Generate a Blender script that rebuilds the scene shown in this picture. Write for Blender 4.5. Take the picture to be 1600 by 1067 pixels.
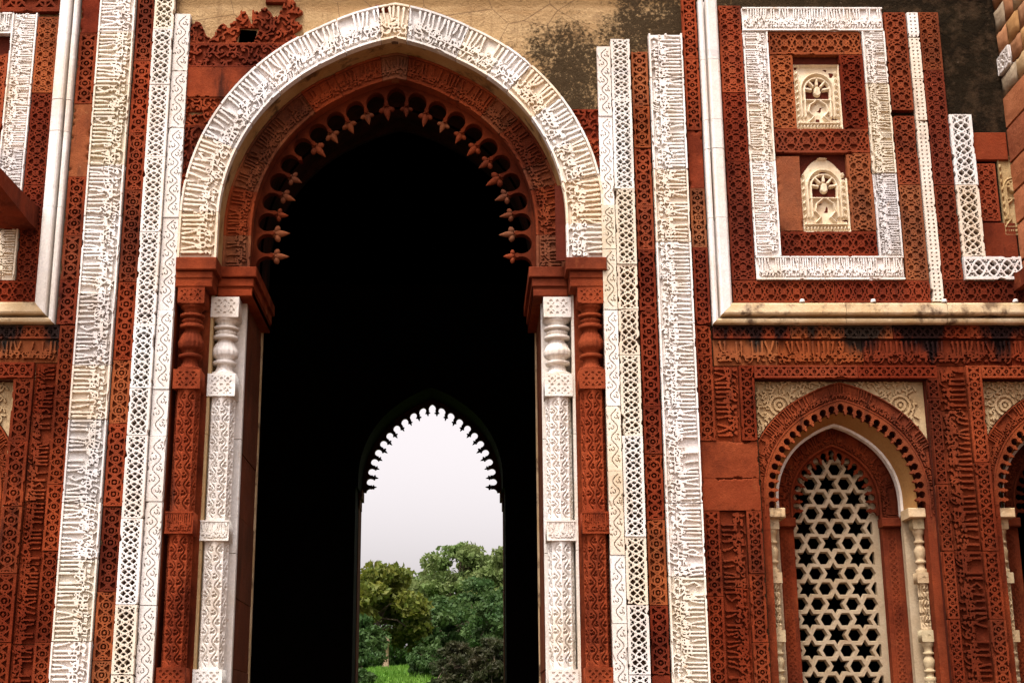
import bpy, math, random
import numpy as np
from mathutils import Vector, Matrix
from mathutils.geometry import delaunay_2d_cdt

random.seed(7); RNG = np.random.default_rng(7)
for o in list(bpy.data.objects): bpy.data.objects.remove(o)
scene = bpy.context.scene
col = scene.collection

# ------------------------------------------------------------------ camera, sky, sun, exposure
cam_d = bpy.data.cameras.new('camera'); cam = bpy.data.objects.new('camera', cam_d); col.objects.link(cam)
cam.location = (0.901, -16.0, 1.7)
cam.rotation_euler = (math.radians(90) + math.atan(0.277), 0, 0)
cam_d.sensor_width = 36; cam_d.lens = 2227 / 1600 * 36; cam_d.shift_x = 69 / 1600
cam_d.clip_end = 2000
scene.camera = cam

SUN_EL, SUN_AZ = 63.0, 205.0           # azimuth measured clockwise from +y (200 = behind the camera, a bit to its left)
world = bpy.data.worlds.new('World'); scene.world = world; world.use_nodes = True
wn = world.node_tree; wn.nodes.clear()
sky = wn.nodes.new('ShaderNodeTexSky'); sky.sky_type = 'NISHITA'; sky.sun_disc = False
sky.sun_elevation = math.radians(SUN_EL); sky.sun_rotation = math.radians(SUN_AZ)
sky.air_density = 1.0; sky.dust_density = 6.0; sky.ozone_density = 1.0
hsv = wn.nodes.new('ShaderNodeHueSaturation'); hsv.inputs['Saturation'].default_value = 0.05
tint = wn.nodes.new('ShaderNodeMix'); tint.data_type = 'RGBA'; tint.blend_type = 'MULTIPLY'; tint.inputs[0].default_value = 1
tint.inputs[7].default_value = (1.0, 0.925, 0.935, 1)
bg = wn.nodes.new('ShaderNodeBackground'); bg.inputs[1].default_value = 0.15
wo = wn.nodes.new('ShaderNodeOutputWorld')
wn.links.new(sky.outputs[0], hsv.inputs['Color']); wn.links.new(hsv.outputs[0], tint.inputs[6])
wn.links.new(tint.outputs[2], bg.inputs[0]); wn.links.new(bg.outputs[0], wo.inputs[0])

sd = bpy.data.lights.new('sun', 'SUN'); sd.energy = 1.2; sd.angle = math.radians(12); sd.color = (1.0, 0.95, 0.88)
sun = bpy.data.objects.new('sun', sd); col.objects.link(sun)
az, el = math.radians(SUN_AZ), math.radians(SUN_EL)
sdir = Vector((math.sin(az) * math.cos(el), math.cos(az) * math.cos(el), math.sin(el)))
sun.rotation_euler = sdir.to_track_quat('Z', 'Y').to_euler(); sun.location = (0, -10, 30)

scene.view_settings.view_transform = 'Standard'; scene.view_settings.look = 'None'
scene.view_settings.gamma = 1; scene.view_settings.exposure = 1.12
scene.render.engine = 'CYCLES'

# ------------------------------------------------------------------ materials
def new_mat(name, rough=0.85):
    m = bpy.data.materials.new(name); m.use_nodes = True
    nt = m.node_tree; b = nt.nodes['Principled BSDF']; b.inputs['Roughness'].default_value = rough
    b.inputs['Specular IOR Level'].default_value = 0.25 if rough < 0.75 else 0.04
    return m, nt, b
def node(nt, t, **kw):
    n = nt.nodes.new(t)
    for k, v in kw.items():
        if k.startswith('i_'): n.inputs[k[2:].replace('_', ' ')].default_value = v
        else: setattr(n, k, v)
    return n
def mixc(nt, fac, a, b, blend='MIX'):
    n = nt.nodes.new('ShaderNodeMix'); n.data_type = 'RGBA'; n.blend_type = blend
    for sock, v in ((0, fac), (6, a), (7, b)):
        if hasattr(v, 'links'): nt.links.new(v, n.inputs[sock])
        else: n.inputs[sock].default_value = v if sock == 0 else (*v, 1)
    return n.outputs[2]
def noise(nt, vec, scale, detail=4, rough=0.6):
    n = nt.nodes.new('ShaderNodeTexNoise'); n.inputs['Scale'].default_value = scale
    n.inputs['Detail'].default_value = detail; n.inputs['Roughness'].default_value = rough
    nt.links.new(vec, n.inputs['Vector']); return n.outputs[0]
def ramp(nt, fac, lo, hi, a=0.0, b=1.0):
    n = nt.nodes.new('ShaderNodeMapRange'); n.clamp = True
    n.inputs[1].default_value = lo; n.inputs[2].default_value = hi; n.inputs[3].default_value = a; n.inputs[4].default_value = b
    nt.links.new(fac, n.inputs[0]); return n.outputs[0]
def math_n(nt, op, a, b):
    n = nt.nodes.new('ShaderNodeMath'); n.operation = op
    for i, v in enumerate((a, b)):
        if hasattr(v, 'links'): nt.links.new(v, n.inputs[i])
        else: n.inputs[i].default_value = v
    return n.outputs[0]
def position(nt, scale=(1, 1, 1)):
    g = nt.nodes.new('ShaderNodeNewGeometry'); mp = nt.nodes.new('ShaderNodeMapping')
    mp.inputs['Scale'].default_value = scale; nt.links.new(g.outputs['Position'], mp.inputs[0]); return mp.outputs[0]
def sep(nt, vec):
    s = nt.nodes.new('ShaderNodeSeparateXYZ'); nt.links.new(vec, s.inputs[0]); return s.outputs
def bump(nt, b, h, dist=0.004, strength=0.6):
    n = nt.nodes.new('ShaderNodeBump'); n.inputs['Distance'].default_value = dist; n.inputs['Strength'].default_value = strength
    nt.links.new(h, n.inputs['Height']); nt.links.new(n.outputs[0], b.inputs['Normal'])
def objcol(nt):
    return nt.nodes.new('ShaderNodeObjectInfo').outputs['Color']

def stone_mat(name, c1, c2, stains, rough=0.9, patch=1.3, bumpd=0.006):
    """weathered stone: two tones by patches, fine grain, stains = [(colour, scale xyz, lo, hi, amount)]"""
    m, nt, b = new_mat(name, rough)
    p = position(nt)
    c = mixc(nt, ramp(nt, noise(nt, p, patch, 5), 0.35, 0.65), c1, c2)
    g = ramp(nt, noise(nt, p, 38, 4, 0.7), 0.2, 0.8, 0.80, 1.16)
    cg = nt.nodes.new('ShaderNodeCombineColor')
    for i in range(3): nt.links.new(g, cg.inputs[i])
    c = mixc(nt, 1.0, c, cg.outputs[0], 'MULTIPLY')
    for sc, scale, lo, hi, am in stains:
        ps = position(nt, scale)
        c = mixc(nt, ramp(nt, noise(nt, ps, 1.0, 6, 0.65), lo, hi, 0, am), c, sc)
    c = mixc(nt, 1.0, c, objcol(nt), 'MULTIPLY')
    nt.links.new(c, b.inputs['Base Color'])
    bump(nt, b, math_n(nt, 'ADD', noise(nt, p, 60, 5, 0.7), math_n(nt, 'MULTIPLY', noise(nt, p, 11, 4, 0.6), 1.6)), bumpd * 1.6, 0.8)
    return m
MARBLE = stone_mat('white_marble', (0.76, 0.735, 0.705), (0.69, 0.63, 0.55),
    [((0.50, 0.36, 0.18), (2.2, 2.2, 0.8), 0.54, 0.74, 0.50), ((0.22, 0.17, 0.13), (7, 7, 1.0), 0.60, 0.76, 0.55), ((0.40, 0.39, 0.40), (1.2, 1.2, 5.0), 0.60, 0.66, 0.35), ((0.40, 0.22, 0.08), (9, 9, 7), 0.64, 0.72, 0.55)], 0.55, 0.9, 0.003)
PALE = stone_mat('grey_buff_marble', (0.40, 0.31, 0.20), (0.33, 0.24, 0.14),
    [((0.28, 0.17, 0.09), (5, 5, 3), 0.55, 0.72, 0.7)], 0.7, 2.5, 0.004)
MARBLE_OLD = stone_mat('stained_marble', (0.46, 0.31, 0.15), (0.58, 0.45, 0.28),
    [((0.07, 0.035, 0.018), (4, 4, 3), 0.53, 0.64, 0.9), ((0.42, 0.27, 0.12), (3, 3, 3), 0.5, 0.7, 0.6)], 0.6, 2.5, 0.004)
CREAM = stone_mat('cream_limestone', (0.50, 0.37, 0.21), (0.42, 0.28, 0.14),
    [((0.36, 0.22, 0.10), (3, 3, 1.2), 0.55, 0.75, 0.6)], 0.8, 2.0, 0.004)
RED = stone_mat('red_sandstone', (0.190, 0.034, 0.0125), (0.275, 0.060, 0.021),
    [((0.10, 0.028, 0.016), (0.55, 0.55, 0.35), 0.48, 0.64, 0.6), ((0.070, 0.014, 0.007), (1.6, 1.6, 1.0), 0.46, 0.64, 0.8), ((0.36, 0.120, 0.045), (4, 4, 2.5), 0.62, 0.78, 0.5), ((0.025, 0.012, 0.009), (5, 5, 0.8), 0.59, 0.73, 0.8), ((0.42, 0.20, 0.10), (11, 11, 11), 0.69, 0.77, 0.45)], 0.92, 1.1)
BED = stone_mat('mortar_and_hole_shade', (0.16, 0.10, 0.07), (0.12, 0.075, 0.05), [], 0.95, 4)  # mortar; behind pierced marble its dark colour paints the shade of the holes
JOINT_AND_SHADE = stone_mat('red_core_and_recess_shade', (0.10, 0.020, 0.011), (0.07, 0.015, 0.009), [], 0.95, 3)  # core stone; also the painted shade of the niche and fringe recesses
HALL_SHADE = stone_mat('shade_black_stone', (0.014, 0.009, 0.007), (0.010, 0.007, 0.005), [], 0.95, 1)  # the hall's darkness is painted into this near-black colour
VAULT = stone_mat('vault_shade_stone', (0.040, 0.012, 0.007), (0.022, 0.008, 0.005), [((0.010, 0.006, 0.004), (3, 3, 3), 0.4, 0.6, 0.9)], 0.95, 2)  # shade under the vault painted into the stone colour
JAMB = stone_mat('brown_weathered_stone', (0.15, 0.045, 0.022), (0.095, 0.032, 0.016),
    [((0.05, 0.025, 0.015), (3, 3, 1), 0.5, 0.7, 0.7)], 0.9, 1.5)

def black_streak_red():
    """red sandstone with black lichen runs below the marble ledges (drips with their own shape)"""
    m, nt, b = new_mat('lichen_streaked_red_sandstone', 0.92)
    p = position(nt)
    c = mixc(nt, ramp(nt, noise(nt, p, 1.1, 5), 0.35, 0.65), (0.180, 0.034, 0.012), (0.255, 0.060, 0.019))
    c = mixc(nt, ramp(nt, noise(nt, p, 30, 4, 0.7), 0.3, 0.8, 0, 0.3), c, (0.09, 0.018, 0.010))
    z = sep(nt, p)[2]
    d = ramp(nt, z, 5.62, 6.30, 0.0, 0.30)
    n1 = noise(nt, position(nt, (2.3, 2.3, 0.35)), 1.0, 3, 0.5)
    n2 = noise(nt, position(nt, (9, 9, 2.0)), 1.0, 5, 0.7)
    s = math_n(nt, 'ADD', math_n(nt, 'ADD', math_n(nt, 'MULTIPLY', n1, 0.7), math_n(nt, 'MULTIPLY', n2, 0.3)), d)
    c = mixc(nt, ramp(nt, s, 0.69, 0.78, 0, 0.95), c, (0.012, 0.010, 0.009))
    c = mixc(nt, 1.0, c, objcol(nt), 'MULTIPLY')
    nt.links.new(c, b.inputs['Base Color']); bump(nt, b, noise(nt, p, 60, 5, 0.7), 0.006, 0.7)
    return m
RED_STREAK = black_streak_red()

def plaster_mat():
    """bare core wall: tan lime plaster, black lichen crust towards the right"""
    m, nt, b = new_mat('tan_lime_plaster', 0.95)
    p = position(nt); x, y, z = sep(nt, p)
    c = mixc(nt, ramp(nt, noise(nt, position(nt, (0.6, 1, 3.0)), 1.6, 5), 0.38, 0.62), (0.46, 0.31, 0.155), (0.32, 0.195, 0.088))
    c = mixc(nt, ramp(nt, noise(nt, p, 3.0, 5), 0.58, 0.72, 0, 0.7), c, (0.15, 0.085, 0.045))
    c = mixc(nt, ramp(nt, noise(nt, position(nt, (6, 6, 0.6)), 1.0, 5, 0.7), 0.55, 0.70, 0, 0.65), c, (0.17, 0.10, 0.05))
    c = mixc(nt, ramp(nt, z, 10.46, 10.52, 0, 0.75), c, (0.22, 0.13, 0.055))
    vor = nt.nodes.new('ShaderNodeTexVoronoi'); vor.feature = 'DISTANCE_TO_EDGE'; vor.inputs['Scale'].default_value = 1.6; nt.links.new(p, vor.inputs['Vector'])
    c = mixc(nt, ramp(nt, vor.outputs['Distance'], 0.0, 0.012, 0.7, 0), c, (0.09, 0.05, 0.03))
    big = noise(nt, p, 1.7, 6, 0.7)
    fine = noise(nt, p, 26, 5, 0.75)
    # lichen grows on the right hand side of the wall, most of all above the corner panel
    xr = math_n(nt, 'ADD', ramp(nt, x, -0.2, 2.2, -0.35, 0.0), ramp(nt, x, 2.2, 7.0, 0.0, 0.55))
    zz = ramp(nt, z, 9.8, 10.35, 0.12, -0.16)
    near = ramp(nt, x, 2.4, 2.8, 1.0, 0.0)
    e = math_n(nt, 'ADD', math_n(nt, 'ADD', big, xr), math_n(nt, 'MULTIPLY', zz, near))
    lich = math_n(nt, 'ADD', math_n(nt, 'MULTIPLY', e, 0.62), math_n(nt, 'MULTIPLY', fine, 0.62))
    c = mixc(nt, ramp(nt, lich, 0.54, 0.67, 0, 0.97), c, mixc(nt, ramp(nt, x, 2.6, 6.8), (0.040, 0.026, 0.013), mixc(nt, ramp(nt, noise(nt, p, 7, 5, 0.7), 0.48, 0.68), (0.004, 0.003, 0.002), (0.040, 0.024, 0.013))))
    c = mixc(nt, ramp(nt, noise(nt, p, 14, 3), 0.70, 0.76, 0, 0.30), c, (0.26, 0.20, 0.14))
    nt.links.new(c, b.inputs['Base Color'])
    bump(nt, b, math_n(nt, 'ADD', noise(nt, p, 9, 6, 0.7), fine), 0.03, 0.8)
    return m
PLASTER = plaster_mat()

def leaf_mat(name, c1, c2, scale=1.2):
    m, nt, b = new_mat(name, 0.6)
    p = position(nt)
    c = mixc(nt, ramp(nt, noise(nt, p, scale, 3), 0.35, 0.65), c1, c2)
    c = mixc(nt, ramp(nt, noise(nt, p, 9, 2), 0.3, 0.7, 0, 0.5), c, tuple(v * 0.55 for v in c1))
    nt.links.new(c, b.inputs['Base Color'])
    tr = nt.nodes.new('ShaderNodeBsdfTranslucent'); nt.links.new(c, tr.inputs[0])
    mx = nt.nodes.new('ShaderNodeMixShader'); mx.inputs[0].default_value = 0.35
    nt.links.new(b.outputs[0], mx.inputs[1]); nt.links.new(tr.outputs[0], mx.inputs[2])
    nt.links.new(mx.outputs[0], nt.nodes['Material Output'].inputs[0])
    return m
LEAF_Y = leaf_mat('yellow_green_leaf', (0.20, 0.20, 0.028), (0.085, 0.135, 0.022))
LEAF_G = leaf_mat('deep_green_leaf', (0.13, 0.20, 0.050), (0.21, 0.24, 0.085), 0.5)
LEAF_D = leaf_mat('dark_green_leaf', (0.046, 0.105, 0.026), (0.090, 0.145, 0.038))
TWIG = leaf_mat('dry_brown_twig', (0.065, 0.055, 0.026), (0.040, 0.065, 0.020))
BARK = stone_mat('grey_brown_bark', (0.16, 0.12, 0.085), (0.10, 0.075, 0.055), [], 0.95, 3, 0.02)

# ------------------------------------------------------------------ object helpers
def tag(o, label=None, cat=None, group=None, kind=None):
    if label: o['label'] = label
    if cat: o['category'] = cat
    if group: o['group'] = group
    if kind: o['kind'] = kind
    return o
def link(name, me, mat=None, parent=None, color=None):
    o = bpy.data.objects.new(name, me); col.objects.link(o)
    if mat is not None and me is not None and len(me.materials) == 0: me.materials.append(mat)
    if parent is not None: o.parent = parent
    if color is not None: o.color = (*color, 1)
    return o
def empty(name, loc=(0, 0, 0)):
    o = bpy.data.objects.new(name, None); o.location = loc; col.objects.link(o); return o
def np_mesh(name, V, Q, smooth=True, T=None):
    """V (n,3), Q (m,4) quads, T (k,3) tris"""
    V = np.asarray(V, np.float32); me = bpy.data.meshes.new(name)
    Q = np.zeros((0, 4), np.int32) if Q is None else np.asarray(Q, np.int32).reshape(-1, 4)
    T = np.zeros((0, 3), np.int32) if T is None else np.asarray(T, np.int32).reshape(-1, 3)
    me.vertices.add(len(V)); me.vertices.foreach_set('co', V.ravel())
    nl = Q.size + T.size; me.loops.add(nl); me.polygons.add(len(Q) + len(T))
    me.loops.foreach_set('vertex_index', np.concatenate([Q.ravel(), T.ravel()]).astype(np.int32))
    st = np.concatenate([np.arange(len(Q)) * 4, len(Q) * 4 + np.arange(len(T)) * 3]).astype(np.int32)
    tot = np.concatenate([np.full(len(Q), 4), np.full(len(T), 3)]).astype(np.int32)
    me.polygons.foreach_set('loop_start', st)
    me.polygons.foreach_set('loop_total', tot)
    me.polygons.foreach_set('use_smooth', np.full(len(st), smooth))
    me.update(calc_edges=True); return me
def poly_mesh(name, V, Fs, smooth=False):
    me = bpy.data.meshes.new(name); me.from_pydata([tuple(v) for v in V], [], [tuple(f) for f in Fs])
    if smooth:
        for p in me.polygons: p.use_smooth = True
    me.update(); return me
def box_mesh(name, x0, x1, y0, y1, z0, z1, bev=0.0):
    b = bev
    if b <= 0:
        V = [(x, y, z) for x in (x0, x1) for y in (y0, y1) for z in (z0, z1)]
        return poly_mesh(name, V, [(0, 1, 3, 2), (4, 6, 7, 5), (0, 4, 5, 1), (2, 3, 7, 6), (0, 2, 6, 4), (1, 5, 7, 3)])
    # chamfered front (towards -y) edges only: a worn block face
    V = [(x0, y1, z0), (x1, y1, z0), (x1, y1, z1), (x0, y1, z1), (x0, y0 + b, z0), (x1, y0 + b, z0), (x1, y0 + b, z1), (x0, y0 + b, z1),
         (x0 + b, y0, z0 + b), (x1 - b, y0, z0 + b), (x1 - b, y0, z1 - b), (x0 + b, y0, z1 - b)]
    F_ = [(8, 9, 10, 11)] + [(4 + i, 4 + (i + 1) % 4, 8 + (i + 1) % 4, 8 + i) for i in range(4)] + [(i, (i + 1) % 4, 4 + (i + 1) % 4, 4 + i) for i in range(4)] + [(3, 2, 1, 0)]
    return poly_mesh(name, V, F_)
def rc(base, var=0.1, warm=0.04):
    k = 1 + random.uniform(-var, var); w = random.uniform(-warm, warm)
    return (min(base[0] * k, 1.25), base[1] * k * (1 + w), base[2] * k * (1 + w * 1.6))
def marble_col():
    r = random.random()
    if r < 0.45: return rc((1.06, 1.05, 1.05), 0.05, 0.02)
    if r < 0.6: return rc((0.90, 0.90, 0.92), 0.05, 0.02)
    if r < 0.82: return rc((1.00, 0.94, 0.84), 0.05, 0.03)
    return rc((0.98, 0.89, 0.73), 0.06, 0.04)
def red_col():
    r = random.random()
    if r < 0.45: return rc((1.05, 1.0, 1.0), 0.18, 0.14)
    if r < 0.78: return rc((0.70, 0.56, 0.60), 0.22, 0.14)
    return rc((1.25, 1.65, 1.60), 0.15, 0.16)

# ------------------------------------------------------------------ carved fields (height 0..1 on a grid)
def vnoise(ny, nx, cells_y, cells_x):
    cy, cx = max(int(cells_y), 1), max(int(cells_x), 1)
    g = RNG.random((cy + 2, cx + 2))
    yy = np.linspace(0, cy, ny); xx = np.linspace(0, cx, nx)
    iy = np.minimum(yy.astype(int), cy); ix = np.minimum(xx.astype(int), cx); fy = (yy - iy)[:, None]; fx = (xx - ix)[None]
    a = g[iy][:, ix]; b = g[iy][:, ix + 1]; c = g[iy + 1][:, ix]; d = g[iy + 1][:, ix + 1]
    return a * (1 - fx) * (1 - fy) + b * fx * (1 - fy) + c * (1 - fx) * fy + d * fx * fy
class Field:
    """S along the strip (rows), T across (columns)"""
    def __init__(s, L, W, cell, edge=0.007):
        s.L, s.W = L, W; s.ns = max(int(round(L / cell)), 2) + 1; s.nt = max(int(round(W / cell)), 2) + 1
        s.s = np.linspace(0, L, s.ns); s.t = np.linspace(0, W, s.nt)
        s.S, s.T = np.meshgrid(s.s, s.t, indexing='ij'); s.H = np.zeros((s.ns, s.nt)); s.edge = edge; s.cell = cell
    def put(s, D): s.H = np.maximum(s.H, np.clip(0.5 + D / s.edge, 0, 1))          # D > 0 inside
    def cut(s, D): s.H = np.minimum(s.H, 1 - np.clip(0.5 + D / s.edge, 0, 1))
    def seg(s, a, b, r0, r1, sub=False):
        R = max(r0, r1) + s.edge
        i0 = max(int((min(a[0], b[0]) - R) / s.L * (s.ns - 1)), 0); i1 = min(int((max(a[0], b[0]) + R) / s.L * (s.ns - 1)) + 2, s.ns)
        j0 = max(int((min(a[1], b[1]) - R) / s.W * (s.nt - 1)), 0); j1 = min(int((max(a[1], b[1]) + R) / s.W * (s.nt - 1)) + 2, s.nt)
        if i0 >= i1 or j0 >= j1: return
        S, T = s.S[i0:i1, j0:j1], s.T[i0:i1, j0:j1]
        dx, dy = b[0] - a[0], b[1] - a[1]; q = dx * dx + dy * dy + 1e-12
        u = np.clip(((S - a[0]) * dx + (T - a[1]) * dy) / q, 0, 1)
        d = np.hypot(S - a[0] - u * dx, T - a[1] - u * dy)
        v = np.clip(0.5 + (r0 + (r1 - r0) * u - d) / s.edge, 0, 1)
        if sub: s.H[i0:i1, j0:j1] = np.minimum(s.H[i0:i1, j0:j1], 1 - v)
        else: s.H[i0:i1, j0:j1] = np.maximum(s.H[i0:i1, j0:j1], v)
    def line(s, pts, r0, r1=None, sub=False):
        r1 = r0 if r1 is None else r1; n = len(pts) - 1
        for k in range(n): s.seg(pts[k], pts[k + 1], r0 + (r1 - r0) * k / n, r0 + (r1 - r0) * (k + 1) / n, sub)
    def border(s, w): s.put(np.maximum(w - s.T, s.T - (s.W - w)))
    def frame(s, w): s.border(w); s.put(np.maximum(w - s.S, s.S - (s.L - w)))
    def wear(s, amount=0.10, chips=0.5):
        s.H *= 1 - amount * vnoise(s.ns, s.nt, s.L / 0.10, s.W / 0.10)
        n = vnoise(s.ns, s.nt, s.L / 0.045, s.W / 0.045) * 0.5 + vnoise(s.ns, s.nt, s.L / 0.12, s.W / 0.12) * 0.5
        d = np.minimum(np.minimum(s.S, s.L - s.S), np.minimum(s.T, s.W - s.T))
        lim = np.clip((n - (1.0 - chips * 0.52)) * 0.12, 0, 0.06)
        s.H = np.where(d < lim, -0.25 * n, s.H)
        return s

# pattern generators: S local to the block, W the width of the strip
def periods(L, P): n = max(round(L / P), 1); return L / n
def pat_lattice(L, W, cell=0.007, bw=None, P=0.245):
    f = Field(L, W, cell, 0.009); bw = 0.125 * W if bw is None else bw
    P = periods(L, P * W / 0.245); hw = W / 2; A = hw - bw - 0.004; f.border(bw); T = f.T - hw; k = 2 * math.pi / P
    rw = 0.034 * W
    for ph in (0, math.pi):
        c = A * np.cos(k * f.S + ph); sl = A * k * np.sin(k * f.S + ph)
        f.put(rw - np.abs(T - c) / np.sqrt(1 + sl * sl))
    for ph in (math.pi / 2, 3 * math.pi / 2):
        c = A * 0.52 * np.cos(k * f.S + ph); sl = A * 0.52 * k * np.sin(k * f.S + ph)
        f.put(rw * 0.62 - np.abs(T - c) / np.sqrt(1 + sl * sl))
    s0 = np.mod(f.S, P / 2) - P / 4                              # centred on the crossings
    f.put(0.040 * W - (np.abs(s0) + np.abs(T)))
    s1 = np.mod(f.S + P / 4, P / 2) - P / 4                      # centred on the eyes
    f.put(0.060 * W - (np.abs(s1) * 0.75 + np.abs(T)))
    for sg in (-1, 1):                                           # little fans against the borders
        tb = sg * (hw - bw)
        for ang in (-0.75, 0.75):
            dx, dy = math.sin(ang), -sg * math.cos(ang); u = np.clip(s0 * dx + (T - tb) * dy, 0, 0.105 * W)
            f.put(0.017 * W - np.hypot(s0 - u * dx, T - tb - u * dy))
    f.put(np.maximum(0.016 - f.S, f.S - (L - 0.016)))
    return f
def pat_circles(L, W, cell=0.008, P=0.155):
    f = Field(L, W, cell, 0.009); k_ = W / 0.235; P = periods(L, P * k_); hw = W / 2; T = f.T - hw
    bw = 0.135 * W; f.border(bw); A = hw - bw - 0.002
    k = math.pi / P
    for ph in (0, math.pi):
        c = A * np.cos(k * f.S + ph); sl = A * k * np.sin(k * f.S + ph)
        f.put(0.038 * W - np.abs(T - c) / np.sqrt(1 + sl * sl))
    s1 = np.mod(f.S, P) - P / 2
    s0 = np.mod(f.S + P / 2, P) - P / 2
    R = np.hypot(s0, T); f.put(0.034 * W - np.abs(R - 0.20 * W))
    f.put(0.075 * W - (np.sqrt(np.abs(s0)) + np.sqrt(np.abs(T))) ** 2 * 0.5)
    f.put(np.maximum(0.014 - f.S, f.S - (L - 0.014)))
    return f
def pat_weave(L, W, cell=0.008, P=0.30):
    """wide red interlace of straps and eyes"""
    f = Field(L, W, cell, 0.009); P = periods(L, P * W / 0.27); hw = W / 2; T = f.T - hw; bw = 0.10 * W; f.border(bw)
    A = hw - bw; k = 2 * math.pi / P; rw = 0.031 * W
    for amp, mul, phs in ((A, 1, (0, math.pi)), (A * 0.55, 1, (math.pi / 2, 3 * math.pi / 2))):
        for ph in phs:
            c = amp * np.cos(k * mul * f.S + ph); sl = amp * k * mul * np.sin(k * mul * f.S + ph)
            f.put(rw - np.abs(T - c) / np.sqrt(1 + sl * sl))
    s1 = np.mod(f.S, P / 2) - P / 4; s2 = np.mod(f.S + P / 4, P / 2) - P / 4
    f.put(0.03 * W - np.abs(np.hypot(s2, T) - 0.12 * W)); f.put(0.04 * W - (np.abs(s2) + np.abs(T)))
    for sg in (-1, 1):
        tb = sg * A
        for ang in (-0.8, 0.0, 0.8):
            dx, dy = math.sin(ang), -sg * math.cos(ang); u = np.clip(s1 * dx + (T - tb) * dy, 0, 0.15 * W)
            f.put(0.020 * W - np.hypot(s1 - u * dx, T - tb - u * dy))
    f.put(np.maximum(0.014 - f.S, f.S - (L - 0.014)))
    return f
def pat_vine(L, W, cell=0.0055, P=0.25):
    """flat face with an incised running scroll"""
    f = Field(L, W, cell, 0.008); f.H[:] = 1; P = periods(L, P * max(W, 0.12) / 0.185); hw = W / 2; T = f.T - hw; k = 2 * math.pi / P; A = 0.23 * W
    c = A * np.cos(k * f.S); sl = A * k * np.sin(k * f.S); q = np.sqrt(1 + sl * sl)
    w = np.clip(np.minimum(f.S, L - f.S) - 0.03, -1, 1)
    f.cut(np.minimum(0.0062 - np.abs(T - c - 0.03 * W) / q, w))
    n = int(round(L / P))
    for i in range(n * 2):
        sg = 1 if i % 2 == 0 else -1; s0 = (i + 0.0) * P / 2
        if s0 < 0.06 or s0 > L - 0.06: continue
        pts = [(s0 + 0.17 * W * math.cos(a) * (1 - 0.08 * j), hw - sg * 0.14 * W + 0.17 * W * math.sin(a) * (1 - 0.08 * j) * 0.9) for j, a in enumerate(np.linspace(0.4, 4.6, 7))]
        f.line(pts, 0.0050, 0.0060, sub=True)
        f.seg((s0 - 0.16 * W, hw - sg * 0.33 * W), (s0 - 0.05 * W, hw - sg * 0.37 * W), 0.007, 0.007, sub=True)
        f.seg((s0 + 0.26 * W, hw - sg * 0.31 * W), (s0 + 0.30 * W, hw - sg * 0.24 * W), 0.008, 0.006, sub=True)
    return f
def pat_chevron(L, W, cell=0.0065):
    f = Field(L, W, cell, 0.008); f.border(0.16 * W); hw = W / 2; T = f.T - hw; P = periods(L, 0.052)
    for sg in (1, -1):
        d = np.mod(f.S + sg * T * 0.9, P) - P / 2; f.put(0.0085 - np.abs(d) / 1.35)
    f.put(0.008 - np.abs(T)); f.put(np.maximum(0.012 - f.S, f.S - (L - 0.012)))
    return f
def pat_scroll(L, W, cell=0.009, seed=0, p=0.215):
    """arabesque field: rings, curls and tendrils"""
    f = Field(L, W, cell, 0.010); rnd = random.Random(seed); q_ = p / 0.215
    for i in range(int(L / p) + 2):
        for j in range(int(W / p) + 2):
            cs, ct = (i + 0.5 * (j % 2)) * p, j * p * 0.9; a0 = rnd.uniform(0, 6.28); d = rnd.choice((-1, 1))
            pts = [(cs + q_ * (0.095 - 0.011 * q) * math.cos(a0 + d * q * 0.62), ct + q_ * (0.095 - 0.011 * q) * math.sin(a0 + d * q * 0.62)) for q in range(8)]
            f.line(pts, 0.015 * q_, 0.012 * q_); f.seg((cs, ct), (cs + 0.01 * q_, ct), 0.022 * q_, 0.02 * q_)
            for q in range(3):
                a = a0 + 2.1 * q; f.seg((cs + q_ * 0.09 * math.cos(a), ct + q_ * 0.09 * math.sin(a)), (cs + q_ * 0.15 * math.cos(a + 0.5), ct + q_ * 0.15 * math.sin(a + 0.5)), 0.013 * q_, 0.017 * q_)
    return f
def pat_box(L, W, cell=0.007):
    f = Field(L, W, cell, 0.008); f.frame(0.03); P = 0.075
    for sg in (1, -1):
        d = np.mod(f.S - L / 2 + sg * (f.T - W / 2), P) - P / 2; f.put(0.010 - np.abs(d) / 1.41)
    R = np.hypot(np.mod(f.S - L / 2 + L / 4, L / 2) - L / 4, f.T - W / 2); f.put(0.009 - np.abs(R - 0.05))
    return f
def pat_plain(L, W, cell=0.03):
    f = Field(L, W, cell, 0.01); f.H[:] = 1 - 0.25 * vnoise(f.ns, f.nt, L / 0.25, W / 0.25); return f

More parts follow.
